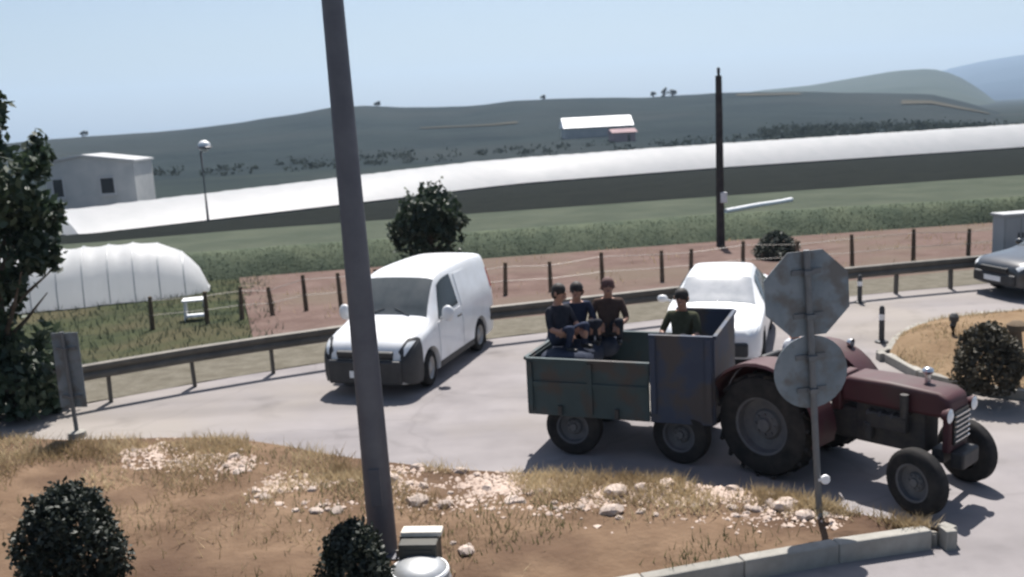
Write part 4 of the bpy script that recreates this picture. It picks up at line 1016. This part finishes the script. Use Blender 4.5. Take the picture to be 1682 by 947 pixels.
# ------------------------------------------------------------------ people
def person(loc, rz, label, shirt, trousers, hairm, pose='sit', head_turn=0.0, lean=0.0, armr=None, group=None, scale=1.0):
    t = empty('person', loc, rz, label, 'person', group); t.scale = (scale,) * 3
    J = {}; E = []
    def j(n, p, r): J[n] = (Vector(p), r)
    c = math.cos(lean); s = math.sin(lean)
    def tilt_(x, y, z): return (x * c + z * s, y, z * c - x * s)
    j('pelvis', (0, 0, .12), (.15, .125)); j('waist', tilt_(0, 0, .27), (.135, .105)); j('chest', tilt_(.01, 0, .45), (.165, .115)); j('neckbase', tilt_(0, 0, .575), (.075, .065))
    j('neck', tilt_(.01, 0, .63), (.055, .055)); j('skull', tilt_(.035, 0, .73), (.082, .098)); j('crownpt', tilt_(.03, 0, .81), (.07, .085))
    E += [('pelvis', 'waist'), ('waist', 'chest'), ('chest', 'neckbase'), ('neckbase', 'neck'), ('neck', 'skull'), ('skull', 'crownpt')]
    for k, sd in (('l', 1), ('r', -1)):
        j('sh' + k, tilt_(0, sd * .175, .515), (.062, .062)); el = tilt_(.10, sd * .25, .29); ha = (.33, sd * .12, .22)
        if armr: ha = (armr[0], sd * armr[1], armr[2]); el = (armr[0] * .5, sd * .26, .30)
        j('el' + k, el, (.045, .045)); wr = Vector(el).lerp(Vector(ha), .86); j('wr' + k, wr, (.03, .032)); j('pa' + k, ha, (.034, .022))
        E += [('chest', 'sh' + k), ('sh' + k, 'el' + k), ('el' + k, 'wr' + k), ('wr' + k, 'pa' + k)]
        dirn = (Vector(ha) - Vector(el)).normalized(); side = Vector((0, 0, 1)).cross(dirn).normalized()
        for q, (o_, ln) in enumerate(((-.028, .065), (-.010, .078), (.010, .074), (.027, .058))):
            b = Vector(ha) + side * o_ + dirn * .035; m1 = b + dirn * ln * .5 + Vector((0, 0, -.004)); e = b + dirn * ln * .75 + Vector((0, 0, -.03))
            j(f'f{k}{q}a', b, (.010, .010)); j(f'f{k}{q}b', m1, (.009, .009)); j(f'f{k}{q}c', e, (.007, .007)); E += [('pa' + k, f'f{k}{q}a'), (f'f{k}{q}a', f'f{k}{q}b'), (f'f{k}{q}b', f'f{k}{q}c')]
        b = Vector(ha) - side * sd * -.038 * -1 + dirn * -.005; e = b + dirn * .04 - side * sd * .018
        j(f'th{k}a', b, (.011, .011)); j(f'th{k}b', e, (.009, .009)); E += [('pa' + k, f'th{k}a'), (f'th{k}a', f'th{k}b')]
        if pose == 'sit':
            L = {'hp': ((.04, sd * .10, .10), .095), 'kn': ((.46, sd * .13, .12), .062), 'cf': ((.49, sd * .13, -.05), .056), 'an': ((.50, sd * .13, -.32), .040), 'he': ((.50, sd * .13, -.37), .042), 'to': ((.68, sd * .14, -.385), .032)}
        else:                                                # crouched, knees up
            L = {'hp': ((.04, sd * .10, .10), .095), 'kn': ((.40, sd * .15, .34), .062), 'cf': ((.38, sd * .15, .20), .056), 'an': ((.34, sd * .14, .06), .040), 'he': ((.33, sd * .14, .03), .042), 'to': ((.50, sd * .15, .025), .032)}
        for n_, (p, r) in L.items(): j(n_ + k, p, (r, r * .95))
        E += [('pelvis', 'hp' + k), ('hp' + k, 'kn' + k), ('kn' + k, 'cf' + k), ('cf' + k, 'an' + k), ('an' + k, 'he' + k), ('he' + k, 'to' + k)]
    names = list(J); me = bpy.data.meshes.new('body')
    me.from_pydata([tuple(J[n][0]) for n in names], [(names.index(a), names.index(b)) for a, b in E], [])
    o = bpy.data.objects.new('body', me); COL.objects.link(o); o.parent = t
    sk = o.modifiers.new('skin', 'SKIN'); sk.use_smooth_shade = True
    ly = me.skin_vertices[0] if me.skin_vertices else None
    if ly is None:
        bm = bmesh.new(); bm.from_mesh(me); bm.verts.layers.skin.verify(); bm.to_mesh(me); bm.free(); ly = me.skin_vertices[0]
    for i, n in enumerate(names): ly.data[i].radius = J[n][1]; ly.data[i].use_root = (n == 'pelvis')
    ss = o.modifiers.new('sub', 'SUBSURF'); ss.levels = ss.render_levels = 2
    dg = bpy.context.evaluated_depsgraph_get(); dg.update()
    me2 = bpy.data.meshes.new_from_object(o.evaluated_get(dg)); o.modifiers.clear(); o.data = me2; me2.name = 'body'
    for m_ in (Mt['skin'], shirt, trousers, Mt['shoe']): me2.materials.append(m_)
    segs = []
    for a, b in E:
        an = a.rstrip('lr'); ka = 0
        if a in ('pelvis', 'waist', 'chest') and b in ('waist', 'chest', 'neckbase', 'shl', 'shr'): ka = 1
        if a in ('shl', 'shr'): ka = 1
        if a in ('ell', 'elr'): ka = 0 if not armr else 1
        if a == 'pelvis' and b.startswith('hp') or a[:2] in ('hp', 'kn', 'cf'): ka = 2
        if a[:2] in ('an', 'he'): ka = 3
        segs.append((J[a][0], J[b][0], ka))
    for p in me2.polygons:
        cpt = p.center; best = (9, 0)
        for a, b, ka in segs:
            ab = b - a; tt = max(0, min(1, (cpt - a).dot(ab) / ab.length_squared)); d = (cpt - (a + ab * tt)).length
            if d < best[0]: best = (d, ka)
        p.material_index = best[1]; p.use_smooth = True
    # head details
    hc = Vector(tilt_(.035, 0, .745)); ro = Matrix.Rotation(head_turn, 3, 'Z')
    def hp_(x, y, z): return hc + ro @ Vector((x, y, z))
    m = MB(); m.sphere(hc + Vector((-.014, 0, .035)), (.102, .094, .098), 14, 8); m.sphere(hc + ro @ Vector((-.04, 0, -.02)), (.075, .088, .08), 12, 6); m.build('hair', hairm, t, True)
    m = MB(); m.sphere(hp_(.09, 0, -.01), (.02, .014, .026), 8, 6); m.sphere(hp_(.07, 0, -.065), (.03, .04, .028), 8, 6); m.build('nose', Mt['skin'], t, True)
    for sd in (-1, 1):
        m = MB(); m.sphere(hp_(.082, sd * .033, .012), (.01, .013, .008), 8, 6); m.build('eye', Mt['eye'], t, True)
        m = MB(); m.sphere(hp_(-.005, sd * .092, -.005), (.022, .012, .032), 8, 6); m.build('ear', Mt['skin'], t, True)
    m = MB(); m.sphere(hp_(.093, 0, -.048), (.008, .024, .006), 8, 4); m.build('mouth', Mt['hairbrown'], t, True)
    return t

# dark sacks heaped at the rear of the trailer
def sack(x, y, z, rz, sx=.72, sy=.5, sz=.325, label=None):
    m = MB(); vs = []; fs = []; nu, nv = 18, 10
    for i in range(nv + 1):
        th = math.pi * i / nv
        for k in range(nu):
            ph = 2 * math.pi * k / nu
            def se(c_, e): return math.copysign(abs(c_) ** e, c_)
            px_, py_, pz_ = se(math.cos(ph), .55) * se(math.sin(th), .6), se(math.sin(ph), .55) * se(math.sin(th), .6), se(math.cos(th), .75)
            w = 1 + .06 * mnoise.noise(Vector((px_ * 2.2 + x * 7, py_ * 2.2 + y * 5, pz_ * 2.2 + z * 9)))
            vs.append((px_ * sx / 2 * w, py_ * sy / 2 * w, (pz_ + 1) * sz / 2 * (w if pz_ > 0 else 1)))
    for i in range(nv):
        for k in range(nu): fs.append((i * nu + k, (i + 1) * nu + k, (i + 1) * nu + (k + 1) % nu, i * nu + (k + 1) % nu))
    m.add(vs, fs); o = m.build('sack', Mt['sack'], None, True); p = TW(x, y, z); o.location = p; o.rotation_euler = (0, 0, TA + rz)
    tag(o, label or 'dark blue filled sack heaped at the rear of the farm trailer', 'sack', 'sacks heaped in the farm trailer')
FZ = .66
for (x, y, z, rz) in ((-.80, -.56, FZ, .05), (-.80, .0, FZ, -.04), (-.80, .54, FZ, .03), (-.80, -.40, FZ + .32, .1), (-.80, .12, FZ + .32, -.08), (-.70, .58, FZ + .32, .06)):
    sack(x, y, z, rz)
ZS = FZ + .645
person(TW(-1.0, -.14, ZS - .02), TA + R(-25), 'dark-haired person in dark clothes sitting highest on the sacks', Mt['clothdark'], Mt['clothnavy'], Mt['hair'], 'crouch', .2, .05)
person(TW(-.92, .42, ZS - .06), TA + R(-60), 'person in navy clothes sitting on the sacks next to the highest one', Mt['clothnavy'], Mt['clothdark'], Mt['hair'], 'crouch', -.5, .18)
person(TW(-.48, .58, ZS - .05), TA + R(-75), 'brown-capped person sitting on the sacks at the far trailer side', Mt['clothbrown'], Mt['clothdark'], Mt['hairbrown'], 'crouch', .1, .05)
person(TW(.66, .08, FZ + .54), TA + R(-100), 'person in olive clothes sitting behind the high front boards of the trailer', Mt['clotholive'], Mt['clothdark'], Mt['hair'], 'crouch', .1, .0)
sack(.66, .14, FZ, 1.5, .6, .5, .56, 'dark blue filled sack under the person at the trailer front boards')
person(RW(-.10, 0, 1.10), RA, 'tractor driver in pale shirt and dark cap holding the steering wheel', Mt['clothlight'], Mt['clothnavy'], Mt['hair'], 'sit', -.3, .12, armr=(.42, .17, .36), scale=.94)

# ------------------------------------------------------------------ trees and shrubs
tl = on(G(22, 680, 0.0), ('rough_grass', 'gravel_shoulder', 'verge'), 0.0)
lobes_t = [((.30, 0, 3.75), (.78, .75, .85)), ((.22, 0, 4.75), (.34, .4, .62)), ((-.35, 0, 4.5), (.5, .5, .8)), ((.80, 0, 3.15), (.42, .45, .5)), ((.92, 0, 4.05), (.26, .3, .36)), ((-.7, 0, 3.5), (1.0, 1.0, 1.1)), ((.55, .1, 2.55), (.45, .5, .5)), ((-.25, 0, 2.0), (.65, .7, .7)), ((.25, -.2, .75), (.85, .7, .72)), ((-.6, 0, .9), (.8, .8, .9)), ((.62, 0, .42), (.45, .5, .42))]
t = empty('leafy_tree', tl, 0, 'tall dark leafy tree beside the road in front of the white tunnel', 'tree')
branch_mb(4.4, .11, 1.0, 12).build('trunk', Mt['bark'], t, True)
v, f = leaf_cloud(clump_points(13500, lobes_t, .2), .18); v[:, 2] = np.maximum(v[:, 2], .02)
link('crown', np_mesh('crown', v, f), Mt['leafdark'], t)
tm = on(G(714, 476, -0.4))
tree('round_tree', tm, 3.3, 1.2, 1.5, 1.85, 9500, .17, Mt['leafdark'], 'rounded dark tree standing in the field behind the white van', trunk_r=.1, lobes=14, spread=.66, shell=.3)
# clipped shrubs on the verge
def shrub(name, loc, rx, h, leaves, size, material, label, cat='shrub', cone=0.25, group=None):
    t = empty(name, loc, 0, label, cat, group)
    b = branch_mb(h * .8, .03, rx * .8, 10); b.build('stems', Mt['bark'], t, True)
    n = leaves; z = rng.random(n) ** .85; a = rng.uniform(0, 2 * np.pi, n)
    prof_r = np.sin(np.pi * np.clip(z * .86 + .14, 0, 1)) ** .42 * (1 - cone * z)
    bumps = 1 + .12 * np.sin(a * 3 + z * 7 + rx * 40) + .09 * np.sin(a * 7 - z * 11 + rx * 90) + .06 * rng.normal(size=n)
    rr = rx * prof_r * bumps * (1 - .5 * rng.random(n) ** 2.2) 
    pts = np.stack([np.cos(a) * rr, np.sin(a) * rr, z * h * (1 + .04 * rng.normal(size=n))], 1)
    v, f = leaf_cloud(pts, size); v[:, 2] = np.maximum(v[:, 2], 0.0)
    link('foliage', np_mesh('foliage', v, f), material, t)
    return t
sb = on(G(128, 985, 0.2), ('verge',), 0.2)
shrub('clipped_shrub', sb, .44, 1.06, 10000, .06, Mt['leafbush'], 'egg-shaped dark shrub standing alone on the brown verge', cone=.04)
sb2 = on(G(588, 985, 0.2), ('verge',), 0.2)
shrub('clipped_shrub', sb2, .30, .72, 6000, .055, Mt['leafbush'], 'smaller dark shrub at the foot of the lighting column', cone=.08)
sb3 = on(G(1622, 640, 0.2), ('traffic_island',), 0.2)
shrub('island_shrub', sb3, .46, .92, 6000, .07, Mt['leafbrown'], 'rounded brown-green shrub on the traffic island', cone=.1)
sb4 = on(G(1275, 432, -0.6))
shrub('field_shrub', sb4, .75, .85, 3500, .11, Mt['leafgrey'], 'low grey-green shrub growing at the edge of the reddish field', cone=.35)
# plant stakes / short posts on the island
def stake(px, py, h, r, label, m_, name='stake'):
    p = on(G(px, py, .3), ('traffic_island',), 0.0)
    t = empty(name, p, 0, label, 'post')
    q = MB(); q.tube([(0, 0, -.05), (random.uniform(-.02, .02), 0, h * .6), (random.uniform(-.03, .03), 0, h)], [r * 1.1, r, r * .95], 10); q.build('shaft', m_, t, True)
    q = MB(); q.lathe([(0, h - .02), (r * 1.5, h - .02), (r * 1.55, h + .06), (r * .8, h + .11), (0, h + .12)], 12, 'Z'); q.build('cap', Mt['bollard'] if m_ != Mt['postwood'] else Mt['postwood'], t, True)
stake(1566, 560, .26, .05, 'short dark stub post on the traffic island', Mt['bollard'])
stake(1590, 618, .80, .06, 'dark upright stake beside the shrub on the traffic island', Mt['bollard'])
stake(1667, 612, .80, .09, 'thick tan wooden stake on the traffic island', Mt['postwood'])
# delineator bollard by the island
def bollard(px, py, h, label):
    p = on(G(px, py, 0), ('traffic_island',), 0.0); t = empty('bollard', p, 0, label, 'bollard')
    q = MB(); q.lathe([(0, 0), (.12, 0), (.115, .03), (.05, .05), (.048, h - .05), (.03, h), (0, h)], 14, 'Z'); q.build('shaft', Mt['bollard'], t, True)
    q = MB(); q.lathe([(.052, h * .62), (.052, h * .78)], 14, 'Z'); q.build('reflective_band', Mt['reflector'], t, True)
bollard(1448, 562, .68, 'slim dark bollard at the tip of the traffic island')
bollard(1412, 497, .62, 'slim dark bollard before the guard rail, apart from the island')
# pale pump housing / utility cabinet at the right field edge
def cabinet():
    p = on(G(1664, 428, -0.3)); t = empty('utility_cabinet', p, R(8), 'pale grey utility cabinet in the field behind the dark car', 'cabinet')
    q = MB(); q.box((0, 0, .6), (1.0, .5, 1.2)); q.build('housing', Mt['wall'], t, bevel=.02)
    q = MB(); q.box((0, 0, 1.23), (1.1, .6, .07)); q.build('lid', Mt['roofgrey'], t, bevel=.015)
    for s in (-1, 1):
        q = MB(); q.box((s * .24, -.262, .62), (.44, .024, 1.0)); d = q.build('door', Mt['wall'], t, bevel=.008)
        h = MB(); h.box((s * .06, -.285, .65), (.03, .03, .14)); h.build('handle', Mt['chassis'], d)
cabinet()
# small white plastic table at the tunnel end
def table():
    p = on(G(322, 514, -.3)); t = empty('plastic_table', p, R(12), 'small white plastic table standing in grass at the tunnel end', 'table')
    q = MB(); q.box((0, 0, .55), (.62, .5, .05)); q.build('table_top', Mt['whiteplastic'], t, bevel=.012)
    for sx in (-1, 1):
        for sy in (-1, 1):
            q = MB(); q.tube([(sx * .27, sy * .21, 0), (sx * .24, sy * .19, .53)], [.02, .028], 8); q.build('leg', Mt['whiteplastic'], t)
    q = MB(); q.box((0, 0, .12), (.5, .4, .03)); q.build('shelf', Mt['whiteplastic'], t)
table()
# dark box with a stone slab, and an overturned tub, at the foot of the frame
def meter_box():
    p = on(G(694, 950, .2), ('verge',), .2, .03); t = empty('meter_box', p, R(-5), 'dark olive metal box with a pale stone slab on top beside the lighting column', 'box')
    q = MB(); q.box((0, 0, .23), (.35, .28, .48)); q.build('housing', Mt['boxmetal'], t, bevel=.012)
    q = MB(); q.box((.0, -.143, .24), (.28, .012, .36)); d = q.build('door', Mt['boxmetal'], t, bevel=.004)
    q = MB(); q.box((.1, -.155, .26), (.02, .02, .06)); q.build('latch', Mt['rim'], d)
    q = MB(); q.box((.01, .09, .495), (.38, .15, .05)); q.build('slab', Mt['slab'], t, bevel=.012)
meter_box()
def tub():
    p = on(G(692, 972, .2), ('verge',), .2, .02); t = empty('metal_tub', p, 0, 'overturned galvanised metal tub with bright rim lying on the verge soil', 'tub')
    q = MB(); q.lathe([(.31, 0), (.325, .015), (.325, .035), (.305, .04), (.285, .16), (.26, .25), (.22, .31), (.15, .345), (.06, .36), (0, .362)], 40, 'Z'); q.build('shell', Mt['tub'], t, True, R(60))
    q = MB(); q.lathe([(.255, .262), (.267, .262), (.258, .285), (.245, .285)], 40, 'Z', close=True); q.build('rim_band', Mt['whiteplastic'], t, True)
    for s in (-1, 1):
        q = MB(); q.tube([(s * .30, -.06, .1), (s * .35, -.05, .13), (s * .35, .05, .13), (s * .30, .06, .1)], .012, 6); q.build('handle', Mt['chassis'], t)
tub()

# ridge and hill trees
for (x, y, s, lab) in ((620, 175, 2.6, 'lone small tree on the hill crest near the lighting column'), (140, 226, 2.6, 'lone small tree on the crest above the house'), (892, 164, 2.2, 'tiny tree on the crest above the white roofed shed'), (1074, 160, 2.6, 'narrow tree on the crest by the paired trees'), (1092, 159, 3.3, 'wider of the paired trees on the crest'), (1106, 158, 2.9, 'smaller of the paired trees on the crest')):
    th = theta(x, y); r = 512; p = Vector((r * math.sin(th), r * math.cos(th), hill_z(th, r) - .3))
    tree('crest_tree', p, s * 1.25, s * .8, s * .7, s * .85, 260, 1.0, Mt['leafgrey'], lab, group=None, trunk_r=.2, lobes=4)
# dark scrub along the far edge of the plain, too far to count
cl = []
for i in range(520):
    x = random.choice((random.uniform(1250, 1700), random.uniform(1250, 1700), random.uniform(-300, 1900))); th = theta(x, 220); r = random.uniform(192, 225) if x < 1250 else random.uniform(190, 260)
    z = hill_z(th, r); c = np.array((r * math.sin(th), r * math.cos(th), z + .3)); s = random.uniform(.5, 1.5)
    cl.append(c + rng.normal(size=(26, 3)) * np.array((s, s, s * .5)))
v, f = leaf_cloud(np.concatenate(cl), .8)
tag(link('hillside_scrub', np_mesh('hillside_scrub', v, f), Mt['scrub']), 'low dark scrub dotted over the foot of the far hill', 'scrub', kind='stuff')

# ------------------------------------------------------------------ ground cover
def scatter_px(n, poly_f, names, z=0.2):
    out = []
    for _ in range(n):
        x, y = poly_f(); p = G(x, y, z); h = None
        for nm in names:
            hh = TREES[nm].ray_cast(Vector((p.x, p.y, 20)), Vector((0, 0, -1)))
            if hh[0] is not None: h = hh[0]; break
        if h is not None: out.append((h.x, h.y, h.z))
    return np.array(out)
def scatter_ribbon(n, A, B, names, tf=None):
    a = resample(A, 200); b = resample(B, 200); out = []
    for _ in range(n):
        q = random.random() * 198.99; i = int(q); t = tf(q / 199) if tf else random.random(); p = a[i].lerp(a[i + 1], q - i).lerp(b[i].lerp(b[i + 1], q - i), t) + Vector((random.gauss(0, .05), random.gauss(0, .05), 0))
        for nm in names:
            hh = TREES[nm].ray_cast(Vector((p.x, p.y, 20)), Vector((0, 0, -1)))
            if hh[0] is not None: out.append((hh[0].x, hh[0].y, hh[0].z)); break
    return np.array(out)
def tufty(pts, keep, s, seed):
    k = [i for i, p in enumerate(pts) if mnoise.noise(Vector((p[0] * s + seed, p[1] * s, seed))) + random.gauss(0, .12) > keep]
    return pts[k]
P_ = tufty(scatter_ribbon(52000, inF, inN, ('verge',), lambda u: min(1, abs(random.gauss(.12, .22)) * (1.0))), .02, 1.1, 2.0)
v, f = blades(P_, .13, .014, .8)
tag(link('dry_grass', np_mesh('dry_grass', v, f), Mt['drygrass']), 'dry straw-coloured grass matted over the brown verge', 'grass', kind='stuff')
P_ = tufty(scatter_ribbon(16000, inF, inN, ('verge',)), .16, .7, 9.0)
v, f = blades(P_, .10, .014, .5)
tag(link('olive_grass', np_mesh('olive_grass', v, f), Mt['greengrass']), 'sparse olive grass growing in patches on the verge', 'grass', kind='stuff')
P_ = scatter_ribbon(16000, SHa[:75], L1b[:80], ('rough_grass',))
if len(P_):
    v, f = blades(P_, .2, .03, .6)
    tag(link('rough_grass_blades', np_mesh('rough_grass_blades', v, f), Mt['reed']), 'rough dark grass behind the guard rail before the tunnel', 'grass', kind='stuff')
P_ = scatter_ribbon(12000, L1b, L2, ('grass_bank',), lambda u: random.random() ** 1.2 * .8)
v, f = blades(P_, .08, .03, .9)
tag(link('reeds', np_mesh('reeds', v, f), Mt['reed']), 'dark reeds covering the face of the long grass bank', 'reeds', kind='stuff')
P_ = tufty(scatter_ribbon(9000, SHa, L1b, ('soil_field',)), .22, .5, 5.0)
v, f = blades(P_, .18, .03, .6)
tag(link('field_weeds', np_mesh('field_weeds', v, f), Mt['drygrass']), 'dry weeds scattered over the reddish ploughed field', 'weeds', kind='stuff')
P_ = tufty(scatter_ribbon(9000, IT, IB, ('traffic_island',)), .05, 1.0, 7.0)
v, f = blades(P_, .09, .016, .7)
tag(link('island_grass', np_mesh('island_grass', v, f), Mt['drygrass']), 'dry grass stubble on the traffic island', 'grass', kind='stuff')

# chalky rubble chips strewn thickly over the roadside strip of the verge
chips = []
for (xr, yr, n) in (((640, 1400), (772, 846), 9000), ((200, 420), (722, 778), 1700), ((400, 620), (770, 850), 1300)):
    for _ in range(n):
        x = random.uniform(*xr); y = random.gauss((yr[0] + yr[1]) / 2 + (x - sum(xr) / 2) * .04, (yr[1] - yr[0]) * .24); p = G(x, y, .2)
        if mnoise.noise(Vector((p.x * 1.3, p.y * 2.2, 4.0))) + random.gauss(0, .15) < -.02: continue
        h = TREES['verge'].ray_cast(Vector((p.x, p.y, 9)), Vector((0, 0, -1)))
        if h[0] is not None: chips.append((h[0].x, h[0].y, h[0].z))
chips = np.array(chips); nC = len(chips)
base = np.array([(1, 0, 0), (-.5, .8, 0), (-.6, -.75, 0), (.1, .05, .8), (.15, .9, .35), (.3, -.9, .3)])
sz = np.clip(rng.lognormal(math.log(.016), .5, nC), .006, .05)[:, None, None]; an = rng.uniform(0, 6.28, nC)
bb = base[None] * rng.uniform(.6, 1.3, (nC, 6, 1)) * sz; ca, sa = np.cos(an)[:, None], np.sin(an)[:, None]
vx = bb[..., 0] * ca - bb[..., 1] * sa; vy = bb[..., 0] * sa + bb[..., 1] * ca
v = (np.stack([vx, vy, bb[..., 2]], -1) + chips[:, None]).reshape(-1, 3)
tri = np.array([(0, 4, 3), (4, 1, 3), (1, 2, 3), (2, 5, 3), (5, 0, 3)])
f = (tri[None] + (np.arange(nC) * 6)[:, None, None]).reshape(-1, 3)
tag(link('chalk_rubble', np_mesh('chalk_rubble', v, f), Mt['chalk']), 'pale chalky rubble chips strewn over the verge beside the road', 'rubble', kind='stuff')

# pale rubble stones on the verge
stone_meshes = []
for k in range(6):
    bm = bmesh.new(); bmesh.ops.create_icosphere(bm, subdivisions=2, radius=1.0)
    for vv in bm.verts:
        n_ = mnoise.noise(vv.co * 1.3 + Vector((k * 9.1, 0, 0))) * .35 + mnoise.noise(vv.co * 3 + Vector((0, k * 5.3, 0))) * .12
        vv.co *= 1 + n_; vv.co.z *= .62
    me = bpy.data.meshes.new('stone'); bm.to_mesh(me); bm.free(); me.materials.append(Mt['stone']); stone_meshes.append(me)
zones = [((900, 1360), (795, 848), 58), ((640, 900), (760, 835), 22), ((215, 400), (722, 775), 16), ((400, 560), (800, 850), 14), ((700, 800), (890, 925), 3)]
for (xr, yr, n), lab in zip(zones, ('pale pinkish rubble stone lying beside the road sign foot', 'pale stone lying right of the lighting column on the verge', 'pale stone on the verge near the narrow sign', 'pale stone in the dry grass before the lighting column', 'pale stone lying beside the dark metal box')):
    for i in range(n):
        p = G(random.uniform(*xr), random.uniform(*yr), .2); h = TREES['verge'].ray_cast(Vector((p.x, p.y, 9)), Vector((0, 0, -1)))
        if h[0] is None: continue
        s = min(.13, random.lognormvariate(math.log(.045), .5))
        o = bpy.data.objects.new('stone', random.choice(stone_meshes)); COL.objects.link(o)
        o.location = h[0] + Vector((0, 0, s * .12)); o.scale = (s * random.uniform(.8, 1.4), s * random.uniform(.8, 1.2), s); o.rotation_euler = (random.uniform(-.2, .2), random.uniform(-.2, .2), random.uniform(0, 6.3))
        tag(o, lab, 'stone', lab.replace('stone', 'stones', 1))

# ------------------------------------------------------------------ haze
HZ = True
if HZ:
    m = MB(); m.box((0, 3200, 195), (15000, 7400, 400)); hz = m.build('haze', [], None)
    hz.data.materials.clear()
    hm = bpy.data.materials.new('haze_air'); hm.use_nodes = True; nt = hm.node_tree; nt.nodes.clear()
    out = nt.nodes.new('ShaderNodeOutputMaterial'); pv = nt.nodes.new('ShaderNodeVolumePrincipled')
    pv.inputs['Color'].default_value = (0.58, 0.77, 1.0, 1); pv.inputs['Density'].default_value = 0.00019; pv.inputs['Anisotropy'].default_value = 0.2
    nt.links.new(pv.outputs[0], out.inputs['Volume']); hz.data.materials.append(hm)
    tag(hz, 'pale blue haze in the air over the plain', 'haze', kind='stuff')
